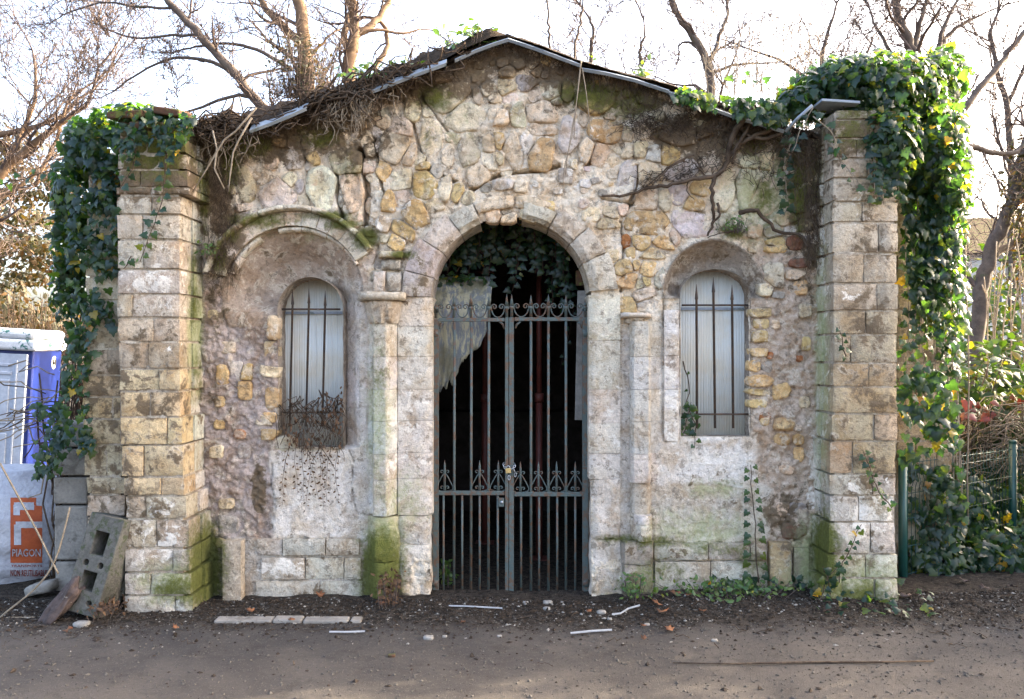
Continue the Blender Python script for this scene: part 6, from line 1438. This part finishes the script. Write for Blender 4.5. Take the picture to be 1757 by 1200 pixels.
for i, (px, py, s_) in enumerate(((735, 1096, .020), (672, 1128, .014), (1032, 1056, .020), (940, 1040, .020), (938, 1050, .016), (902, 1038, .013), (1046, 1066, .010), (763, 1092, .010), (1226, 1101, .012), (857, 1094, .010), (1110, 1075, .011), (140, 1075, .03))):
    q = gpt(px, py, s_ * .3); lb = ['largest white plaster crumb on the path before the left gate leaf', 'round ochre pebble alone on the path below the gate', 'flat cream stone beside the curved strip', 'white plaster lump at the gate threshold', 'lower white plaster lump below the gate threshold', 'small white lump before the centre of the gate',
         'tiny white chip below the flat cream stone', 'tiny white chip right of the largest crumb', 'small white chip on the path at right', 'tiny pale chip below the gate centre', 'small grey chip by the dead leaves', 'pale grey stone by the rotten log'][i]
    rough_lump('pebble', lb, 'stone', q, (s_ * 1.4, 0, 0), (0, s_, 0), (0, 0, s_ * .6), M_CHIP if i != 1 else M_TILE, i * 2.2, 2, .3, 'loose stones')
tag(MB().tube([gpt(a, b, .010) for a, b in ((1155, 1141), (1260, 1142), (1400, 1141), (1500, 1139), (1602, 1137))], [.004, .005, .007, .006, .004], 6).build('long_twig', M_ROOT), 'long straight brown twig lying on the path at right', 'twig')
for lb, pts in (('pale twig arching over the path in front of the bag', [(60, 1090), (20, 1090), (0, 1082), (60, 1010), (95, 960), (120, 870)]), ('bent pale twig leaning on the concrete block stack', [(100, 985), (85, 955), (60, 905), (30, 850), (0, 795)])):
    y0_ = -.45; tag(MB().tube(smooth([(P(a, b, y0_)[0], y0_, max(.006, P(a, b, y0_)[2])) for a, b in pts]), .006, 6).build('long_twig', M_DRYSTEM), lb, 'twig')
e = emp('bare_bush', P(60, 760, .0), 'bare pale twigs sticking out over the blue cabin', 'shrub')
for q in range(22):
    a = P(110 + RNG.normal() * 10, 720 + RNG.normal() * 40, .1); MB().tube(noise_tube(a, Vector(a) + Vector((-RNG.uniform(.15, .5), -.1, RNG.normal() * .13 - .05)), -.03, .02, 6), .005, 4).build('twig', M_DRYSTEM if q % 3 else M_ROOT, e)
for q in range(12):
    MB().tube(noise_tube(P(95 + RNG.normal() * 8, 1005, .1), P(100 + RNG.normal() * 14, 640 + RNG.random() * 120, .1), 0, .03, 8), .006, 4).build('twig', M_ROOT, e)
# weeds and ground ivy
c = Climber('ground_ivy', P(1660, 960, .6), 'thick bed of ivy under and behind the green fence', 'ivy')
for px, py, y_, rx, ry, rz, n in ((1600, 900, .80, .22, .26, .2, 300), (1680, 880, 1.35, .40, .30, .3, 560), (1760, 870, 1.75, .5, .30, .35, 560), (1620, 975, .42, .30, .10, .12, 170), (1700, 955, .55, .45, .13, .2, 330), (1760, 930, .62, .40, .18, .2, 320), (1590, 830, .75, .14, .2, .12, 130), (1655, 850, 1.1, .2, .22, .2, 200)): c.blob(px, py, y_, rx, ry, rz, n, .075, .6)
c.curtain([(1552, 770), (1600, 800), (1650, 790), (1660, 990), (1556, 1000)], .46, 330, .075, (0, -1, .25), .06)
c.blob(1610, 960, .42, .26, .16, .12, 170, .07, .6); c.blob(1655, 900, .85, .26, .30, .15, 240, .075, .6)
c.finish(290)
c = Climber('ground_ivy', P(1400, 1040, -.4), 'sparse ivy creeping on the soil at the foot of the right pier', 'ivy')
for q in range(70):
    p_ = gpt(RNG.uniform(1390, 1600), RNG.uniform(1030, 1075), .02 + RNG.random() * .04); c.leaf(np.array(p_), np.array((0, -.5, 1)) + RNG.normal(size=3) * .4, RNG.normal(size=3) * np.array((1, 1, .2)), RNG.uniform(.03, .06))
c.finish(80)
tuft('weed_patch', 'low green weeds with ivy along the wall foot below the right window', 1250, 1020, -.14, .55, .09, 330, .045, M_WEED, 'oval', 'weeds')
tuft('weed_patch', 'tuft of green weeds at the right jamb of the gate', 1085, 1018, -.13, .10, .12, 130, .035, M_WEED, 'oval', 'weeds'); tuft('weed_patch', 'dry grass tuft by the mossy column foot', 668, 1030, -.14, .09, .18, 150, .04, M_BROWN, 'oval', 'weeds')
tuft('weed_patch', 'small weeds just inside the left gate leaf', 765, 1000, .35, .07, .16, 90, .045, M_WEED, 'oval', 'weeds'); tuft('weed_patch', 'dry litter tuft at the foot of the left pier', 185, 1045, -.5, .10, .05, 110, .03, M_BROWN, 'oval', 'weeds')
tuft('weed_patch', 'small green plant beside the left end of the hood mould', 362, 440, -.12, .07, .09, 60, .035, M_WEED, 'oval', 'weeds'); tuft('weed_patch', 'green mossy tuft above the right window', 1258, 395, -.06, .10, .08, 120, .03, M_WEED, 'oval', 'weeds')
c = Climber('ground_ivy', P(1330, 1010, -.15), 'ivy runners on the soil between right window and pier', 'ivy')
for q in range(120):
    p_ = gpt(RNG.uniform(1215, 1400), RNG.uniform(1000, 1040), .03 + RNG.random() * .06); c.leaf(np.array(p_), np.array((0, -.8, .7)) + RNG.normal(size=3) * .4, RNG.normal(size=3) * np.array((1, 1, .3)), RNG.uniform(.03, .06))
c.finish(120)
